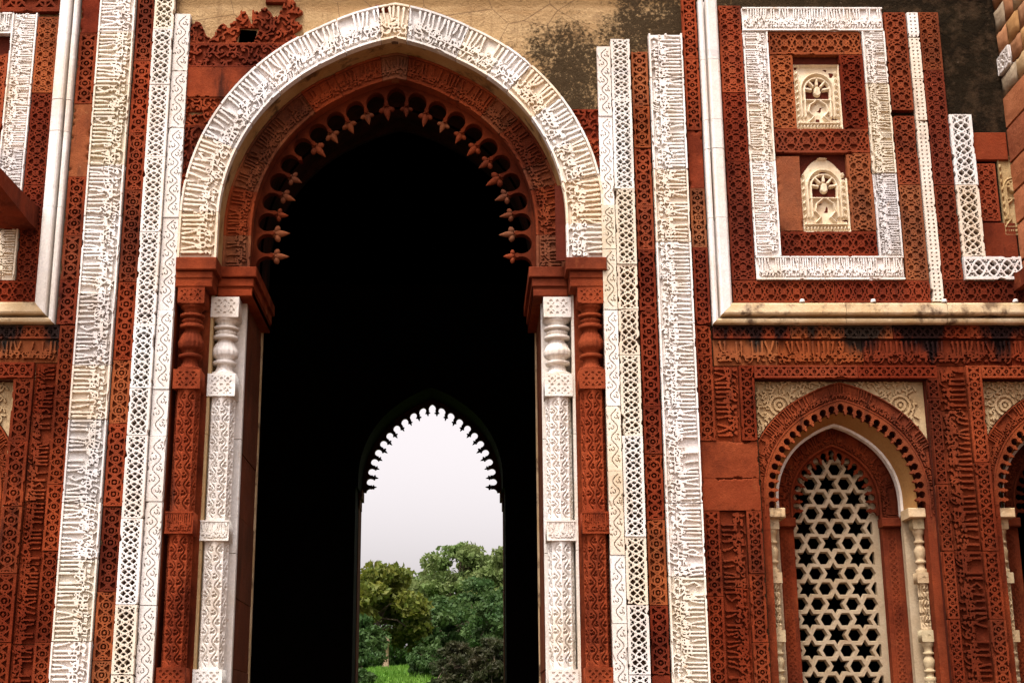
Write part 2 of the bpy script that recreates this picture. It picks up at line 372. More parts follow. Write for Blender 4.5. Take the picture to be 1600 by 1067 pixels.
# calligraphy: skeleton letters, a = reading direction, b = height (0..1 of the band)
def G(*pts): return list(pts)
def arc(cx, cy, rx, ry, a0, a1, n=6): return [(cx + rx * math.cos(math.radians(a0 + (a1 - a0) * i / n)), cy + ry * math.sin(math.radians(a0 + (a1 - a0) * i / n))) for i in range(n + 1)]
GLY = {  # letter: (advance, strokes [(points, w0, w1)], joins next)
 'a': (0.125, [(G((0.05, 0.99), (0.055, 0.62), (0.05, 0.34)), 0.034, 0.024), (G((0.05, 0.99), (0.085, 0.93)), 0.026, 0.012)], 0),
 'l': (0.125, [(G((0.05, 0.99), (0.05, 0.5), (0.06, 0.30), (0.13, 0.25)), 0.034, 0.022), (G((0.05, 0.99), (0.085, 0.93)), 0.026, 0.012)], 1),
 'X': (0.27, [(G((0.03, 0.99), (0.09, 0.62), (0.19, 0.34)), 0.032, 0.022), (G((0.24, 0.99), (0.17, 0.6), (0.07, 0.36), (0.05, 0.28), (0.14, 0.24), (0.2, 0.30)), 0.032, 0.022)], 0),
 'b': (0.10, [(G((0.04, 0.42), (0.05, 0.27), (0.10, 0.24)), 0.024, 0.022), (G((0.05, 0.13), (0.06, 0.13)), 0.024, 0.02)], 1),
 't': (0.10, [(G((0.04, 0.42), (0.05, 0.27), (0.10, 0.24)), 0.024, 0.022), (G((0.05, 0.52), (0.08, 0.53)), 0.022, 0.022)], 1),
 'm': (0.13, [(arc(0.06, 0.27, 0.05, 0.06, 0, 330), 0.022, 0.022)], 1),
 'n': (0.22, [(arc(0.10, 0.24, 0.09, 0.15, 180, 365), 0.020, 0.026), (G((0.10, 0.30), (0.115, 0.31)), 0.022, 0.02)], 0),
 'r': (0.11, [(G((0.03, 0.36), (0.06, 0.24), (0.12, 0.10), (0.19, 0.06)), 0.024, 0.016)], 0),
 'w': (0.14, [(arc(0.06, 0.32, 0.045, 0.055, 60, 420), 0.020, 0.020), (G((0.10, 0.30), (0.09, 0.16), (0.02, 0.07)), 0.022, 0.014)], 0),
 'h': (0.14, [(arc(0.07, 0.30, 0.055, 0.09, 90, 440), 0.020, 0.020), (G((0.02, 0.30), (0.12, 0.27)), 0.016, 0.016)], 1),
 'H': (0.17, [(G((0.0, 0.42), (0.08, 0.45), (0.16, 0.40)), 0.022, 0.026), (G((0.15, 0.40), (0.05, 0.30), (0.03, 0.17), (0.09, 0.07), (0.18, 0.08)), 0.022, 0.022)], 1),
 'd': (0.13, [(G((0.03, 0.48), (0.10, 0.36), (0.09, 0.26), (0.0, 0.24)), 0.024, 0.022)], 0),
 's': (0.22, [(G((0.02, 0.38), (0.04, 0.28), (0.08, 0.38), (0.11, 0.28), (0.15, 0.38), (0.18, 0.26), (0.22, 0.24)), 0.021, 0.021)], 1),
 'e': (0.14, [(arc(0.07, 0.40, 0.05, 0.05, 40, 250), 0.022, 0.022), (G((0.05, 0.35), (0.12, 0.25)), 0.022, 0.022)], 1),
 'k': (0.18, [(G((0.03, 0.93), (0.14, 0.72), (0.06, 0.50), (0.07, 0.30), (0.18, 0.24)), 0.028, 0.022), (G((0.03, 0.93), (0.0, 0.80)), 0.022, 0.012)], 1),
 'y': (0.22, [(G((0.02, 0.42), (0.10, 0.34), (0.03, 0.24), (0.06, 0.11), (0.15, 0.08), (0.24, 0.15)), 0.022, 0.024)], 0),
 'q': (0.14, [(arc(0.06, 0.36, 0.045, 0.05, 0, 350), 0.020, 0.020), (G((0.04, 0.52), (0.09, 0.53)), 0.020, 0.020), (G((0.10, 0.34), (0.14, 0.24)), 0.02, 0.02)], 1),
 'T': (0.18, [(G((0.05, 0.97), (0.05, 0.30)), 0.030, 0.024), (arc(0.10, 0.32, 0.07, 0.07, 180, 500), 0.021, 0.021)], 1),
}
WORDS = 'bsm allh alrHmn alrHym alHmd llh rb alealmyn Xalh aXallh mHmd rswl allh almlk lwaHd alqhar ala allh kl mn elyha fan wybqy wjh rbk dw aljlal walakram aTyewa alrswl amr bemarh hda alemart alsryft alslTan alaeTm'.replace('j', 'H').replace('f', 'q').split()
def calligraphy(L, W, cell=0.0065, bw=0.035, seed=1, tight=1.0, rim=True, thick=1.0, fill=0.80):
    f = Field(L, W, cell, 0.009); rnd = random.Random(seed); hh = W - 2 * bw; thick *= 0.93
    if rim: f.border(bw * 0.62)
    s = bw * 0.6
    U = hh * 0.96 * tight
    def put(ch, s, b0, sc, noshaft=False):
        adv, strokes, j = GLY[ch]
        jit = rnd.uniform(-0.02, 0.02)
        for pts, w0, w1 in strokes:
            P = [(s + a * U * sc, bw + hh * (b0 + (b + jit) * sc)) for a, b in pts]
            f.line(P, w0 * hh * thick * (0.9 if sc < 1 else 1), w1 * hh * thick * (0.9 if sc < 1 else 1))
        if j: f.line([(s, bw + hh * (b0 + 0.235 * sc)), (s + adv * U * sc, bw + hh * (b0 + 0.235 * sc))], 0.017 * hh * thick)
        return adv * U * sc
    sh = [0.0]
    while s < L - 0.05:
        for ch in rnd.choice(WORDS):
            if s > L - 0.05: break
            if ch in 'alTk': sh.append(s + 0.05 * U)
            if ch == 'X': sh += [s + 0.03 * U, s + 0.24 * U]
            s += put(ch, s, 0, 1)
        s += 0.02 * U
    sh.append(L)
    for a, b in zip(sh[:-1], sh[1:]):                             # tall strokes of the upper line fill the gaps
        n = int((b - a) / (0.125 * U))
        for k in range(1, n):
            if rnd.random() < fill:
                q = a + (b - a) * (k + rnd.uniform(-0.22, 0.22)) / n; j = rnd.uniform(-0.09, 0.09) * U; lo_ = rnd.uniform(0.36, 0.62)
                if rnd.random() < 0.22: f.line([(q + j, bw + hh * lo_), (q + j + 0.05 * U, bw + hh * (lo_ - 0.05)), (q + j + 0.12 * U, bw + hh * (lo_ + 0.04)), (q + j + 0.10 * U, bw + hh * (lo_ + 0.16))], 0.024 * hh * thick)
                f.line([(q, bw + hh * 0.99), (q + j * 0.3, bw + hh * 0.75), (q + j, bw + hh * lo_)], 0.033 * hh * thick, 0.022 * hh * thick)
                f.seg((q, bw + hh * 0.99), (q + 0.035 * U, bw + hh * 0.93), 0.024 * hh * thick, 0.012 * hh * thick)
    s = 0.02
    low = 'bmrwhdsenyqHt'
    while s < L - 0.06:                                           # the second, smaller tier woven into the first
        s += put(rnd.choice(low), s, rnd.uniform(0.16, 0.26), 0.72) + rnd.uniform(-0.01, 0.07) * U
    s = 0.03
    while s < L - 0.06:
        s += put(rnd.choice('mrwhdeb'), s, rnd.uniform(-0.09, -0.05), 0.66) + rnd.uniform(0.0, 0.10) * U
    return f

# ------------------------------------------------------------------ from field to stone
def flat_map(o, es, et, n):
    o, es, et, n = (np.array(v, float) for v in (o, es, et, n))
    return lambda S, T, H: o + S[..., None] * es + T[..., None] * et + H[..., None] * n
def tip_z(x, r): return 0.030 * r * np.clip(1 - np.abs(x) / (0.34 * r), 0, 1)      # the crown is drawn up to a point
def half_len(hj, e, r): return hj + r * math.acos(e / r)
def arch_map(cx, zc, z0, e, r_in, r_mid, y, flat=True):
    """S runs from the right foot over the top to the left foot, T outward from r_in; H towards the viewer"""
    hj = zc - z0; lm = half_len(hj, e, r_mid)
    def f(S, T, H):
        left = S > lm; s = np.where(left, 2 * lm - S, S); r = r_in + T
        ph1 = np.arccos(np.clip(e / r, -1, 1)); arcpart = np.clip((s - hj) / (lm - hj), 0, 1) * ph1
        x = -e + r * np.cos(arcpart); z = np.where(s < hj, z0 + s, zc + r * np.sin(arcpart))
        z = np.where(s < hj, z, z + tip_z(x, r)); x = np.where(left, -x, x)
        return np.stack([cx + x, y - H, z], -1)
    return f, 2 * lm
def relief_mesh(name, f, mapf, depth, thick=0.10, i0=0, i1=None, mask=None, gap=0.0, style='terrace'):
    """style terrace: crisp carved face over a sunk ground; pierced: the ground is open; soft: rounded height field"""
    i1 = f.ns if i1 is None else i1
    S = f.S[i0:i1]; T = f.T[i0:i1]; F = f.H[i0:i1]; ns, nt = S.shape
    if gap:
        lo, hi = S[0, 0], S[-1, 0]; S = lo + gap + (S - lo) * (hi - lo - 2 * gap) / (hi - lo)
    H = (F - 1) * depth if style == 'soft' else -0.06 * depth * (1 - np.clip(F, 0, 1)) - 0.0035 * vnoise(ns, nt, ns / 9, nt / 9)
    P = mapf(S, T, H); K = np.ones((ns - 1, nt - 1), bool); M = K
    if mask is not None:
        mk = mask(P); M = mk[:-1, :-1] & mk[1:, :-1] & mk[:-1, 1:] & mk[1:, 1:]; K = M
    if style != 'soft': K = M & ((F[:-1, :-1] + F[1:, :-1] + F[:-1, 1:] + F[1:, 1:]) > 2.0)
    if not M.any(): return None
    Vs, Qs, base = [], [], 0
    def layer(P, B, K):
        nonlocal base
        n0, n1 = P.shape[:2]; idx = np.arange(n0 * n1).reshape(n0, n1); off = n0 * n1
        a, b, c, d = idx[:-1, :-1], idx[:-1, 1:], idx[1:, 1:], idx[1:, :-1]
        Q = [np.stack([a[K], b[K], c[K], d[K]], 1)]; pad = np.pad(K, 1)
        for (u, v, nb) in ((a, b, pad[:-2, 1:-1]), (b, c, pad[1:-1, 2:]), (c, d, pad[2:, 1:-1]), (d, a, pad[1:-1, :-2])):
            E_ = K & ~nb; Q.append(np.stack([v[E_] + 2 * off, u[E_] + 2 * off, u[E_] + off, v[E_] + off], 1))
        V = np.concatenate([P.reshape(-1, 3), B.reshape(-1, 3), P.reshape(-1, 3)]); Q = np.concatenate(Q)
        used, inv = np.unique(Q.ravel(), return_inverse=True)
        Vs.append(V[used]); Qs.append(inv.reshape(-1, 4) + base); base += len(used)
    wall = thick if style in ('soft', 'pierced') else depth + 0.002
    if K.any(): layer(P, mapf(S, T, np.full_like(H, -wall)), K)
    if style == 'terrace':
        if mask is None:
            si = np.unique(np.linspace(0, ns - 1, max(int(ns / 10), 2)).astype(int)); ti = np.array([0, nt - 1]); S2, T2 = S[np.ix_(si, ti)], T[np.ix_(si, ti)]; M2 = np.ones((len(si) - 1, 1), bool)
        else: S2, T2, M2 = S, T, M
        z = np.zeros_like(S2); layer(mapf(S2, T2, z - depth), mapf(S2, T2, z - thick), M2)
    return np_mesh(name, np.concatenate(Vs), np.concatenate(Qs))
def split(L, lo=0.6, hi=1.25, rnd=random):
    js = [0.0]
    while L - js[-1] > hi: js.append(js[-1] + rnd.uniform(lo, hi))
    if L - js[-1] < lo * 0.4 and len(js) > 1: js.pop()
    return js + [L]

gate = empty('gateway', (0, 0.5, 0))
tag(gate, 'red sandstone and white marble carved gateway building with tall cusped archway', 'gateway')
gate.matrix_world.translation = (0, 0, 0); gate.location = (0, 0, 0)
def part(name, me, mat, color=None, label=None, parent=None):
    o = link(name, me, mat, parent or gate, color)
    if label: o['label'] = label
    return o
CACHE = {}
AX = {'x': (1, 0, 0), '-x': (-1, 0, 0), 'z': (0, 0, 1), '-z': (0, 0, -1)}
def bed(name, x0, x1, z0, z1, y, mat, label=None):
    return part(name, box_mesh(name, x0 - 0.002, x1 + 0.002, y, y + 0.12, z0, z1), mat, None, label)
def pattern_band(name, piece, x0, x1, z0, z1, y, pat, mat, colf, depth, vertical=True, bedmat=None, lens=(0.55, 0.75, 0.95, 1.15), label=None, plain=0.0, joints=None, thick=0.10, style='terrace'):
    """a strip of carved blocks laid end to end on its bed; same-size blocks share a mesh"""
    p = bed(name, x0, x1, z0, z1, y + depth + 0.045, bedmat or (BED if mat is MARBLE else JOINT_AND_SHADE), label)
    L = (z1 - z0) if vertical else (x1 - x0); W = (x1 - x0) if vertical else (z1 - z0)
    if joints is None:
        js = [0.0]
        while L - js[-1] > lens[0] * 1.6: js.append(js[-1] + random.choice(lens))
        if L - js[-1] < 0.15 and len(js) > 1: js.pop()
        js[-1] = js[-1]
        if L - js[-1] > 1e-6: js.append(L)
    else: js = joints
    for a, b in zip(js[:-1], js[1:]):
        ln = b - a; isplain = random.random() < plain
        key = (pat.__name__, round(ln, 3), round(W, 3), vertical, mat.name, isplain, random.randrange(3))
        if key not in CACHE:
            f = pat_plain(ln, W) if isplain else pat(ln, W)
            f.wear(0.10, 0.62)
            g = 0.0035
            mp = flat_map((0, 0, 0), (0, 0, 1), (1, 0, 0), (0, -1, 0)) if vertical else flat_map((0, 0, 0), (-1, 0, 0), (0, 0, 1), (0, -1, 0))
            CACHE[key] = relief_mesh(piece, f, mp, depth, thick, gap=g, style='soft' if isplain else style)
        o = link(piece, CACHE[key], mat, p, colf())
        dy = random.uniform(-0.008, 0.008)
        o.location = (x0, y + dy, z0 + a) if vertical else (x0 + b, y + dy, z0)
    return p
def text_band(name, piece, x0, x1, z0, z1, y, mat, colf, depth, up, seed, cell=0.0065, bw=0.035, label=None, lo=0.6, hi=1.3, thick=1.0, rim=True, tight=1.0, joints=None, bedmat=None, fill=0.80):
    """up: side to which the letters stand (x, -x, z)"""
    p = bed(name, x0, x1, z0, z1, y + depth + 0.045, bedmat or (BED if mat is MARBLE else JOINT_AND_SHADE), label)
    if up == 'z': L, W, o, es, et = x1 - x0, z1 - z0, (x1, y, z0), (-1, 0, 0), (0, 0, 1)
    elif up == '-x': L, W, o, es, et = z1 - z0, x1 - x0, (x1, y, z1), (0, 0, -1), (-1, 0, 0)
    else: L, W, o, es, et = z1 - z0, x1 - x0, (x0, y, z0), (0, 0, 1), (1, 0, 0)
    f = calligraphy(L, W, cell, bw, seed, tight, rim, thick, fill)
    js = joints or split(L, lo, hi)
    ii = [int(round(j / L * (f.ns - 1))) for j in js]
    for i0, i1 in zip(ii[:-1], ii[1:]):
        if i1 - i0 < 3: continue
        g = Field(1, 1, 0.5); g.S, g.T, g.H = f.S[i0:i1 + 1], f.T[i0:i1 + 1], f.H[i0:i1 + 1].copy()
        g.ns, g.nt = g.S.shape; g.L, g.W = (g.ns - 1) * f.L / (f.ns - 1), W
        s_keep = g.S; g.S = g.S - g.S[0, 0]; g.wear(0.10, 0.55); g.S = s_keep
        oo = np.array(o, float) + np.array((0, random.uniform(-0.008, 0.008), 0))
        me = relief_mesh(piece, g, flat_map(oo, es, et, (0, -1, 0)), depth, 0.10, gap=0.0035)
        link(piece, me, mat, p, colf())
    return p
# ------------------------------------------------------------------ the ground and what lies beyond
def terrain():
    xs = np.concatenate([np.linspace(-600, -45, 24), np.linspace(-40, 40, 41), np.linspace(45, 600, 24)])
    ys = np.concatenate([np.linspace(-300, -30, 10), np.linspace(-26, 17, 20), np.linspace(18, 80, 50), np.linspace(90, 1200, 26)])
    X, Y = np.meshgrid(xs, ys); t = np.clip((Y - 18) / 26, 0, 1); t = t * t * (3 - 2 * t)
    Z = t * (4.7 + 0.25 * np.sin(X * 0.21 + Y * 0.13) + 0.2 * np.sin(X * 0.5)) + np.clip((Y - 80) / 60, 0, 1) * 2.0
    ny, nx = X.shape; I = np.arange(nx * ny).reshape(ny, nx)
    Q = np.stack([I[:-1, :-1].ravel(), I[:-1, 1:].ravel(), I[1:, 1:].ravel(), I[1:, :-1].ravel()], 1)
    return np_mesh('ground', np.stack([X, Y, Z], -1).reshape(-1, 3), Q)
def ground_z(x, y):
    t = min(max((y - 18) / 26, 0), 1); t = t * t * (3 - 2 * t)
    return t * (4.7 + 0.25 * math.sin(x * 0.21 + y * 0.13) + 0.2 * math.sin(x * 0.5)) + min(max((y - 80) / 60, 0), 1) * 2.0
def ground_mat():
    m, nt, b = new_mat('earth_and_turf', 0.95); p = position(nt); y = sep(nt, p)[1]
    paving = mixc(nt, ramp(nt, noise(nt, p, 0.6, 5), 0.35, 0.65), (0.16, 0.10, 0.065), (0.11, 0.075, 0.05))
    turf = mixc(nt, ramp(nt, noise(nt, p, 1.2, 5), 0.35, 0.65), (0.07, 0.16, 0.018), (0.11, 0.20, 0.03))
    nt.links.new(mixc(nt, ramp(nt, y, 18.5, 19.5), paving, turf), b.inputs['Base Color'])
    bump(nt, b, noise(nt, p, 12, 5), 0.03); return m
tag(link('ground', terrain(), ground_mat()), kind='structure')

# ------------------------------------------------------------------ core wall with its openings
E1, ZC = 0.22, 7.65                                  # main arch: centre offset and centre height
def arch_pts(cx, zc, e, r, z0, n=28):
    """outline from right foot over the top to left foot"""
    ph = math.acos(e / r); R = [(-e + r * math.cos(ph * i / n), zc + r * math.sin(ph * i / n)) for i in range(n + 1)]; R = [(cx + x, z + float(tip_z(x, r))) for x, z in R]
    out = ([(R[0][0], z0)] if zc - z0 > 1e-4 else []) + R
    return out + [(2 * cx - x, z) for x, z in out[::-1][1:]]
def holed_plate(name, outer, holes, y, y_back=None, hole_back=None):
    """flat plate in the xz plane at y with real openings; optional thickness with walls round each opening"""
    V = [Vector(p) for p in outer]; loops = [list(range(len(outer)))]
    for h in holes:
        loops.append(list(range(len(V), len(V) + len(h)))); V += [Vector(p) for p in h]
    Ed = [(l[i], l[(i + 1) % len(l)]) for l in loops for i in range(len(l))]
    vo, eo, fo, ov, oe, of = delaunay_2d_cdt(V, Ed, [], 0, 1e-5)
    def inside(p, poly):
        c = False; n = len(poly); j = n - 1
        for i in range(n):
            a, b = poly[i], poly[j]
            if (a[1] > p[1]) != (b[1] > p[1]) and p[0] < (b[0] - a[0]) * (p[1] - a[1]) / (b[1] - a[1]) + a[0]: c = not c
            j = i
        return c
    tris = []
    for f in fo:
        c = sum((vo[i] for i in f), Vector((0, 0))) / len(f)
        if not inside(c, outer): continue
        if any(min(q[0] for q in h) <= c[0] <= max(q[0] for q in h) and inside(c, h) for h in holes): continue
        tris.append(tuple(f))
    P = [(v[0], y, v[1]) for v in vo]; Fs = list(tris)
    if y_back is not None:
        for li, h in enumerate([outer] + list(holes)):
            hb = h if (hole_back is None or li == 0) else hole_back[li - 1]
            k = len(P); P += [(q[0], y, q[1]) for q in h] + [(q[0], y_back, q[1]) for q in hb]; n = len(h)
            Fs += [(k + i, k + (i + 1) % n, k + n + (i + 1) % n, k + n + i) for i in range(n)]
    return poly_mesh(name, P, Fs)
WINS = [5.215, 7.83, -5.35]
WR = 0.985
main_open = [(x, z) for x, z in arch_pts(0, ZC, E1, 2.32, 7.0)]
main_open = [(2.53, 0.9), (2.53, 7.0)] + main_open + [(-2.53, 7.0), (-2.53, 0.9)]
win_open = [[(c - WR, 1.4), (c + WR, 1.4), (c + WR, 5.68), (c - WR, 5.68)] for c in WINS]
core = part('core_wall', holed_plate('core_wall', [(-10, -0.2), (12, -0.2), (12, 13.4), (-10, 13.4)], [main_open] + win_open + [[(-1.945, 9.97), (-1.735, 9.955), (-1.72, 10.15), (-1.93, 10.165)]], 0.05), PLASTER,
            None, 'bare tan plaster and black lichen on the wall above the lost facing')
# ------------------------------------------------------------------ vertical bands either side of the arch
text_band('inscription_band', 'marble_block', -3.66, -3.225, 1.2, 10.9, -0.08, MARBLE, marble_col, 0.050, '-x', 3, tight=1.08, thick=1.02, fill=0.9, label='wide white marble inscription band left of the archway')
text_band('inscription_band', 'marble_block', 3.13, 3.54, 1.2, 10.05, -0.08, MARBLE, marble_col, 0.050, 'x', 11, tight=1.08, thick=1.02, fill=0.9, label='white marble inscription band right of the archway')
def mwhite(): return rc((1.0, 0.99, 0.98), 0.07, 0.03) if random.random() < 0.65 else rc((0.95, 0.88, 0.75), 0.06, 0.04)
pattern_band('lattice_band', 'marble_block', -2.975, -2.735, 1.2, 10.9, -0.11, pat_lattice, MARBLE, mwhite, 0.045, style='pierced', label='white marble lattice strip left of the archway')
pattern_band('lattice_band', 'marble_block', 2.658, 2.89, 1.2, 9.97, -0.09, pat_lattice, MARBLE, mwhite, 0.045, style='pierced', label='white marble lattice strip right of the archway')
pattern_band('scroll_band', 'marble_block', -2.725, -2.54, 1.2, 10.33, -0.05, pat_vine, MARBLE, lambda: rc((0.95, 0.94, 0.93), 0.03, 0.02), 0.026)
pattern_band('scroll_band', 'marble_block', 2.49, 2.65, 1.2, 9.88, -0.06, pat_vine, MARBLE, mwhite, 0.026)
pattern_band('circle_band', 'sandstone_block', -3.206, -2.995, 1.2, 10.9, -0.03, pat_circles, RED, red_col, 0.048, plain=0.08)
pattern_band('circle_band', 'sandstone_block', 2.912, 3.112, 1.2, 9.83, -0.03, pat_circles, RED, red_col, 0.048, plain=0.05)
pattern_band('circle_band', 'sandstone_block', -3.898, -3.68, 6.33, 10.9, -0.03, pat_circles, RED, red_col, 0.048, plain=0.1)
pattern_band('circle_band', 'sandstone_block', 3.56, 3.738, 6.33, 10.9, -0.03, pat_circles, RED, red_col, 0.048, plain=0.15)

# ------------------------------------------------------------------ spandrels of carved red stone round the white ring
def spandrel(name, rows, x0, x1, keep, side):
    p = part(name, box_mesh(name, x0 + 0.05, x0 + 0.2 if side < 0 else x1, 0.07, 0.10, rows[0][0], rows[0][1]), JOINT_AND_SHADE)
    for z0, z1, plain, seed in rows:
        f = pat_plain(z1 - z0, x1 - x0, 0.012) if plain else pat_scroll(z1 - z0, x1 - x0, 0.0075, seed, 0.15)
        if not plain: f.put(np.maximum(0.018 - f.S, f.S - (z1 - z0 - 0.018)))
        f.wear(0.12, 0.5)
        me = relief_mesh('sandstone_block', f, flat_map((x0, -0.025 + random.uniform(-0.008, 0.008), z0), (0, 0, 1), (1, 0, 0), (0, -1, 0)), 0.042, 0.08, mask=keep, gap=0.003)
        if me: link('sandstone_block', me, RED, p, red_col())
    return p
def out_ring(P, r=2.765):
    x, z = np.abs(P[..., 0]), P[..., 2]
    return np.where(z > ZC, np.hypot(x + E1, z - ZC) > r, x > r - E1)
def keepL(P):
    x, z = P[..., 0], P[..., 2]
    edge = 10.24 + 0.10 * np.sin(x * 9) + 0.07 * np.sin(x * 23 + 1) - np.where(x < -2.05, 0.05, 0) + np.where(x > -1.78, 0.22, 0)
    r_end = -1.20 + 0.05 * np.sin(z * 31) + np.where(z < 10.05, 0.05, 0.0)
    hole = (np.abs(x + 1.83 - 0.02 * np.sin(z * 20)) < 0.115) & (z > 9.96) & (z < 10.17)
    notch = (np.abs(x + 2.42) < 0.09) & (np.abs(z - 9.02) < 0.022)
    return out_ring(P) & (z < edge) & (x < r_end) & ~hole & ~notch
def keepR(P): return out_ring(P)
spandrel('spandrel_facing', [(7.15, 8.2, False, 1), (8.2, 8.84, False, 2), (8.84, 9.22, False, 3), (9.22, 9.62, True, 4), (9.62, 9.93, False, 5), (9.93, 10.6, False, 6)], -2.535, -1.0, keepL, -1)
spandrel('spandrel_facing', [(7.15, 8.1, False, 7), (8.1, 8.66, False, 8), (8.66, 9.06, False, 9)], 1.9, 2.487, keepR, 1)
# remnant of facing right at the crown
part('facing_fragment', box_mesh('facing_fragment', -0.25, -0.09, -0.03, 0.06, 10.36, 10.47, 0.012), RED, (0.6, 0.5, 0.5))
part('facing_fragment', box_mesh('facing_fragment', -1.62, -1.36, -0.02, 0.06, 10.50, 10.75, 0.012), RED, (0.7, 0.6, 0.6))

# ------------------------------------------------------------------ great arch: white voussoir ring, red inner ring, cusped fringe
def ring_blocks(name, piece, cx, zc, z0, e, r0, r1, y, field_fn, joints, mat, colf, depth, thick, mask=None, label=None, bedm=None, gap=0.003, parent=None):
    mp, L = arch_map(cx, zc, z0, e, r0, (r0 + r1) / 2, y)
    f = field_fn(L, r1 - r0)
    # the part itself: the core of the ring behind its facing stones
    g = Field(L, r1 - r0, 0.12); g.H[:] = 1
    pm = relief_mesh(name, g, arch_map(cx, zc, z0, e, r0 + 0.001, (r0 + r1) / 2, y + depth + 0.04)[0], 0.0, max(thick - depth - 0.045, 0.02), mask=mask, style='soft')
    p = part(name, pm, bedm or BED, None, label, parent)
    ii = [int(round(j * (f.ns - 1))) for j in joints]
    for i0, i1 in zip(ii[:-1], ii[1:]):
        g = Field(1, 1, 0.5); g.S, g.T, g.H = f.S[i0:i1 + 1].copy(), f.T[i0:i1 + 1], f.H[i0:i1 + 1].copy(); g.ns, g.nt = g.S.shape
        g.L, g.W = (g.ns - 1) * f.L / (f.ns - 1), f.W; keep = g.S; g.S = g.S - g.S[0, 0]; g.wear(0.08, 0.5); g.S = keep
        me = relief_mesh(piece, g, arch_map(cx, zc, z0, e, r0, (r0 + r1) / 2, y + random.uniform(-0.006, 0.006))[0], depth, thick, mask=mask, gap=gap)
        if me: link(piece, me, mat, p, colf())
    return p
def jl(n, jit=0.25, seed=3):
    r = random.Random(seed); a = [0.0] + [(i + r.uniform(-jit, jit)) / n for i in range(1, n)] + [1.0]; return a
ring_blocks('arch_ring', 'voussoir', 0, ZC, 7.14, E1, 2.29, 2.755, -0.06, lambda L, W: calligraphy(L, W, 0.0065, 0.045, 21, 1.25, True, 1.12, 0.9), jl(17), MARBLE, marble_col, 0.048, 0.16,
            label='white marble inscribed ring of the great arch')
# golden soffit under the white ring
def soffit(name, cx, zc, z0, e, r0, y0, r1, y1, mat, label=None, n=40, parent=None, color=None, segs=1):
    a = arch_pts(cx, zc, e, r0, z0, n); b = arch_pts(cx, zc, e, r1, z0, n); k = len(a)
    V = [(x, y0, z) for x, z in a] + [(x, y1, z) for x, z in b]
    return part(name, poly_mesh(name, V, [(i, i + 1, k + i + 1, k + i) for i in range(k - 1)]), mat, color, label, parent)
soffit('arch_soffit', 0, ZC, 7.14, E1, 2.289, 0.05, 2.289, 0.36, MARBLE_OLD, color=(0.75, 0.62, 0.45))
def red_text_ring(L, W): return calligraphy(L, W, 0.0075, 0.05, 33, 1.5, True, 1.3, 0.5)
def red_tan():
    return rc((1.0, 1.5, 1.7), 0.12, 0.1) if random.random() < 0.6 else rc((1.05, 1.0, 0.9), 0.1, 0.1)
ring_blocks('inner_arch_ring', 'voussoir', 0, ZC, 7.14, E1, 1.95, 2.287, 0.33, red_text_ring, jl(15, 0.2, 8), RED, red_tan, 0.030, 0.12, bedm=JOINT_AND_SHADE, label='inscribed red sandstone ring inside the white one')

def cusp_plate(name, cx, zc, z0, e, r_out, r_hole, n_side, y0, y1, mat, rh_f=0.36, tip_f=0.30, parent=None, color=None, bulb=False):
    """cusped fringe: teeth between round hollows, apex hollow in the middle; returns part, list of (x, z, angle) of tooth tips"""
    rm = r_hole; ph1 = math.acos(e / rm); hj = zc - z0; lm = hj + rm * ph1; p = lm / (n_side + 0.0)
    rh = rh_f * p
    def mp(s, d):                                                # s from apex (signed, + right), d inward from r_hole
        q = lm - abs(s)
        if q < hj: x, z = rm - e - d, z0 + q
        else:
            a = (q - hj) / rm; r = rm - d; a = a * math.acos(min(e / r, 1)) / ph1; x, z = -e + r * math.cos(a), zc + r * math.sin(a); z += float(tip_z(x, r))
        return (cx + (x if s >= 0 else -x), z)
    V, Fs, tips = [], [], []
    for side in (1, -1):
        for k in range(n_side):
            s0, s1 = k * p, (k + 1) * p
            pts = [(s1, r_hole - r_out), (s0, r_hole - r_out)] if k else [(s1, r_hole - r_out), (s0, r_hole - r_out)]
            A = [(s0 + rh * math.sin(math.radians(t)), rh - rh * math.cos(math.radians(t))) for t in (range(0, 146, 18) if bulb else range(0, 118, 13))]
            mid = (s0 + s1) / 2; tipd = rh * 2 + 0.02 * p if bulb else rh * 1.62
            if bulb:
                A += [(mid - 0.12 * p, tipd), (mid - 0.16 * p, tipd + 0.14 * p), (mid, tipd + 0.32 * p)]
                B = [(s0 + s1 - q[0], q[1]) for q in A[:-1]][::-1]
            else:
                A += [(mid - 0.05 * p, tipd), (mid, tipd + 0.05 * p)]
                B = [(s0 + s1 - q[0], q[1]) for q in A[:-1]][::-1]
            loop = pts + A + B
            W = [mp(side * q[0], q[1]) for q in loop]; n = len(W); b0 = len(V)
            V += [(x, y0, z) for x, z in W] + [(x, y1, z) for x, z in W]
            Fs.append(tuple(range(b0, b0 + n))); Fs.append(tuple(range(b0 + 2 * n - 1, b0 + n - 1, -1)))
            Fs += [(b0 + i, b0 + (i + 1) % n, b0 + n + (i + 1) % n, b0 + n + i) for i in range(1, n - 0)]
            a, c = mp(side * mid, tipd), mp(side * mid, tipd + 0.1)
            tips.append((a[0], a[1], math.atan2(c[1] - a[1], c[0] - a[0])))
    return part(name, poly_mesh(name, V, Fs), mat, color, None, parent), tips, p
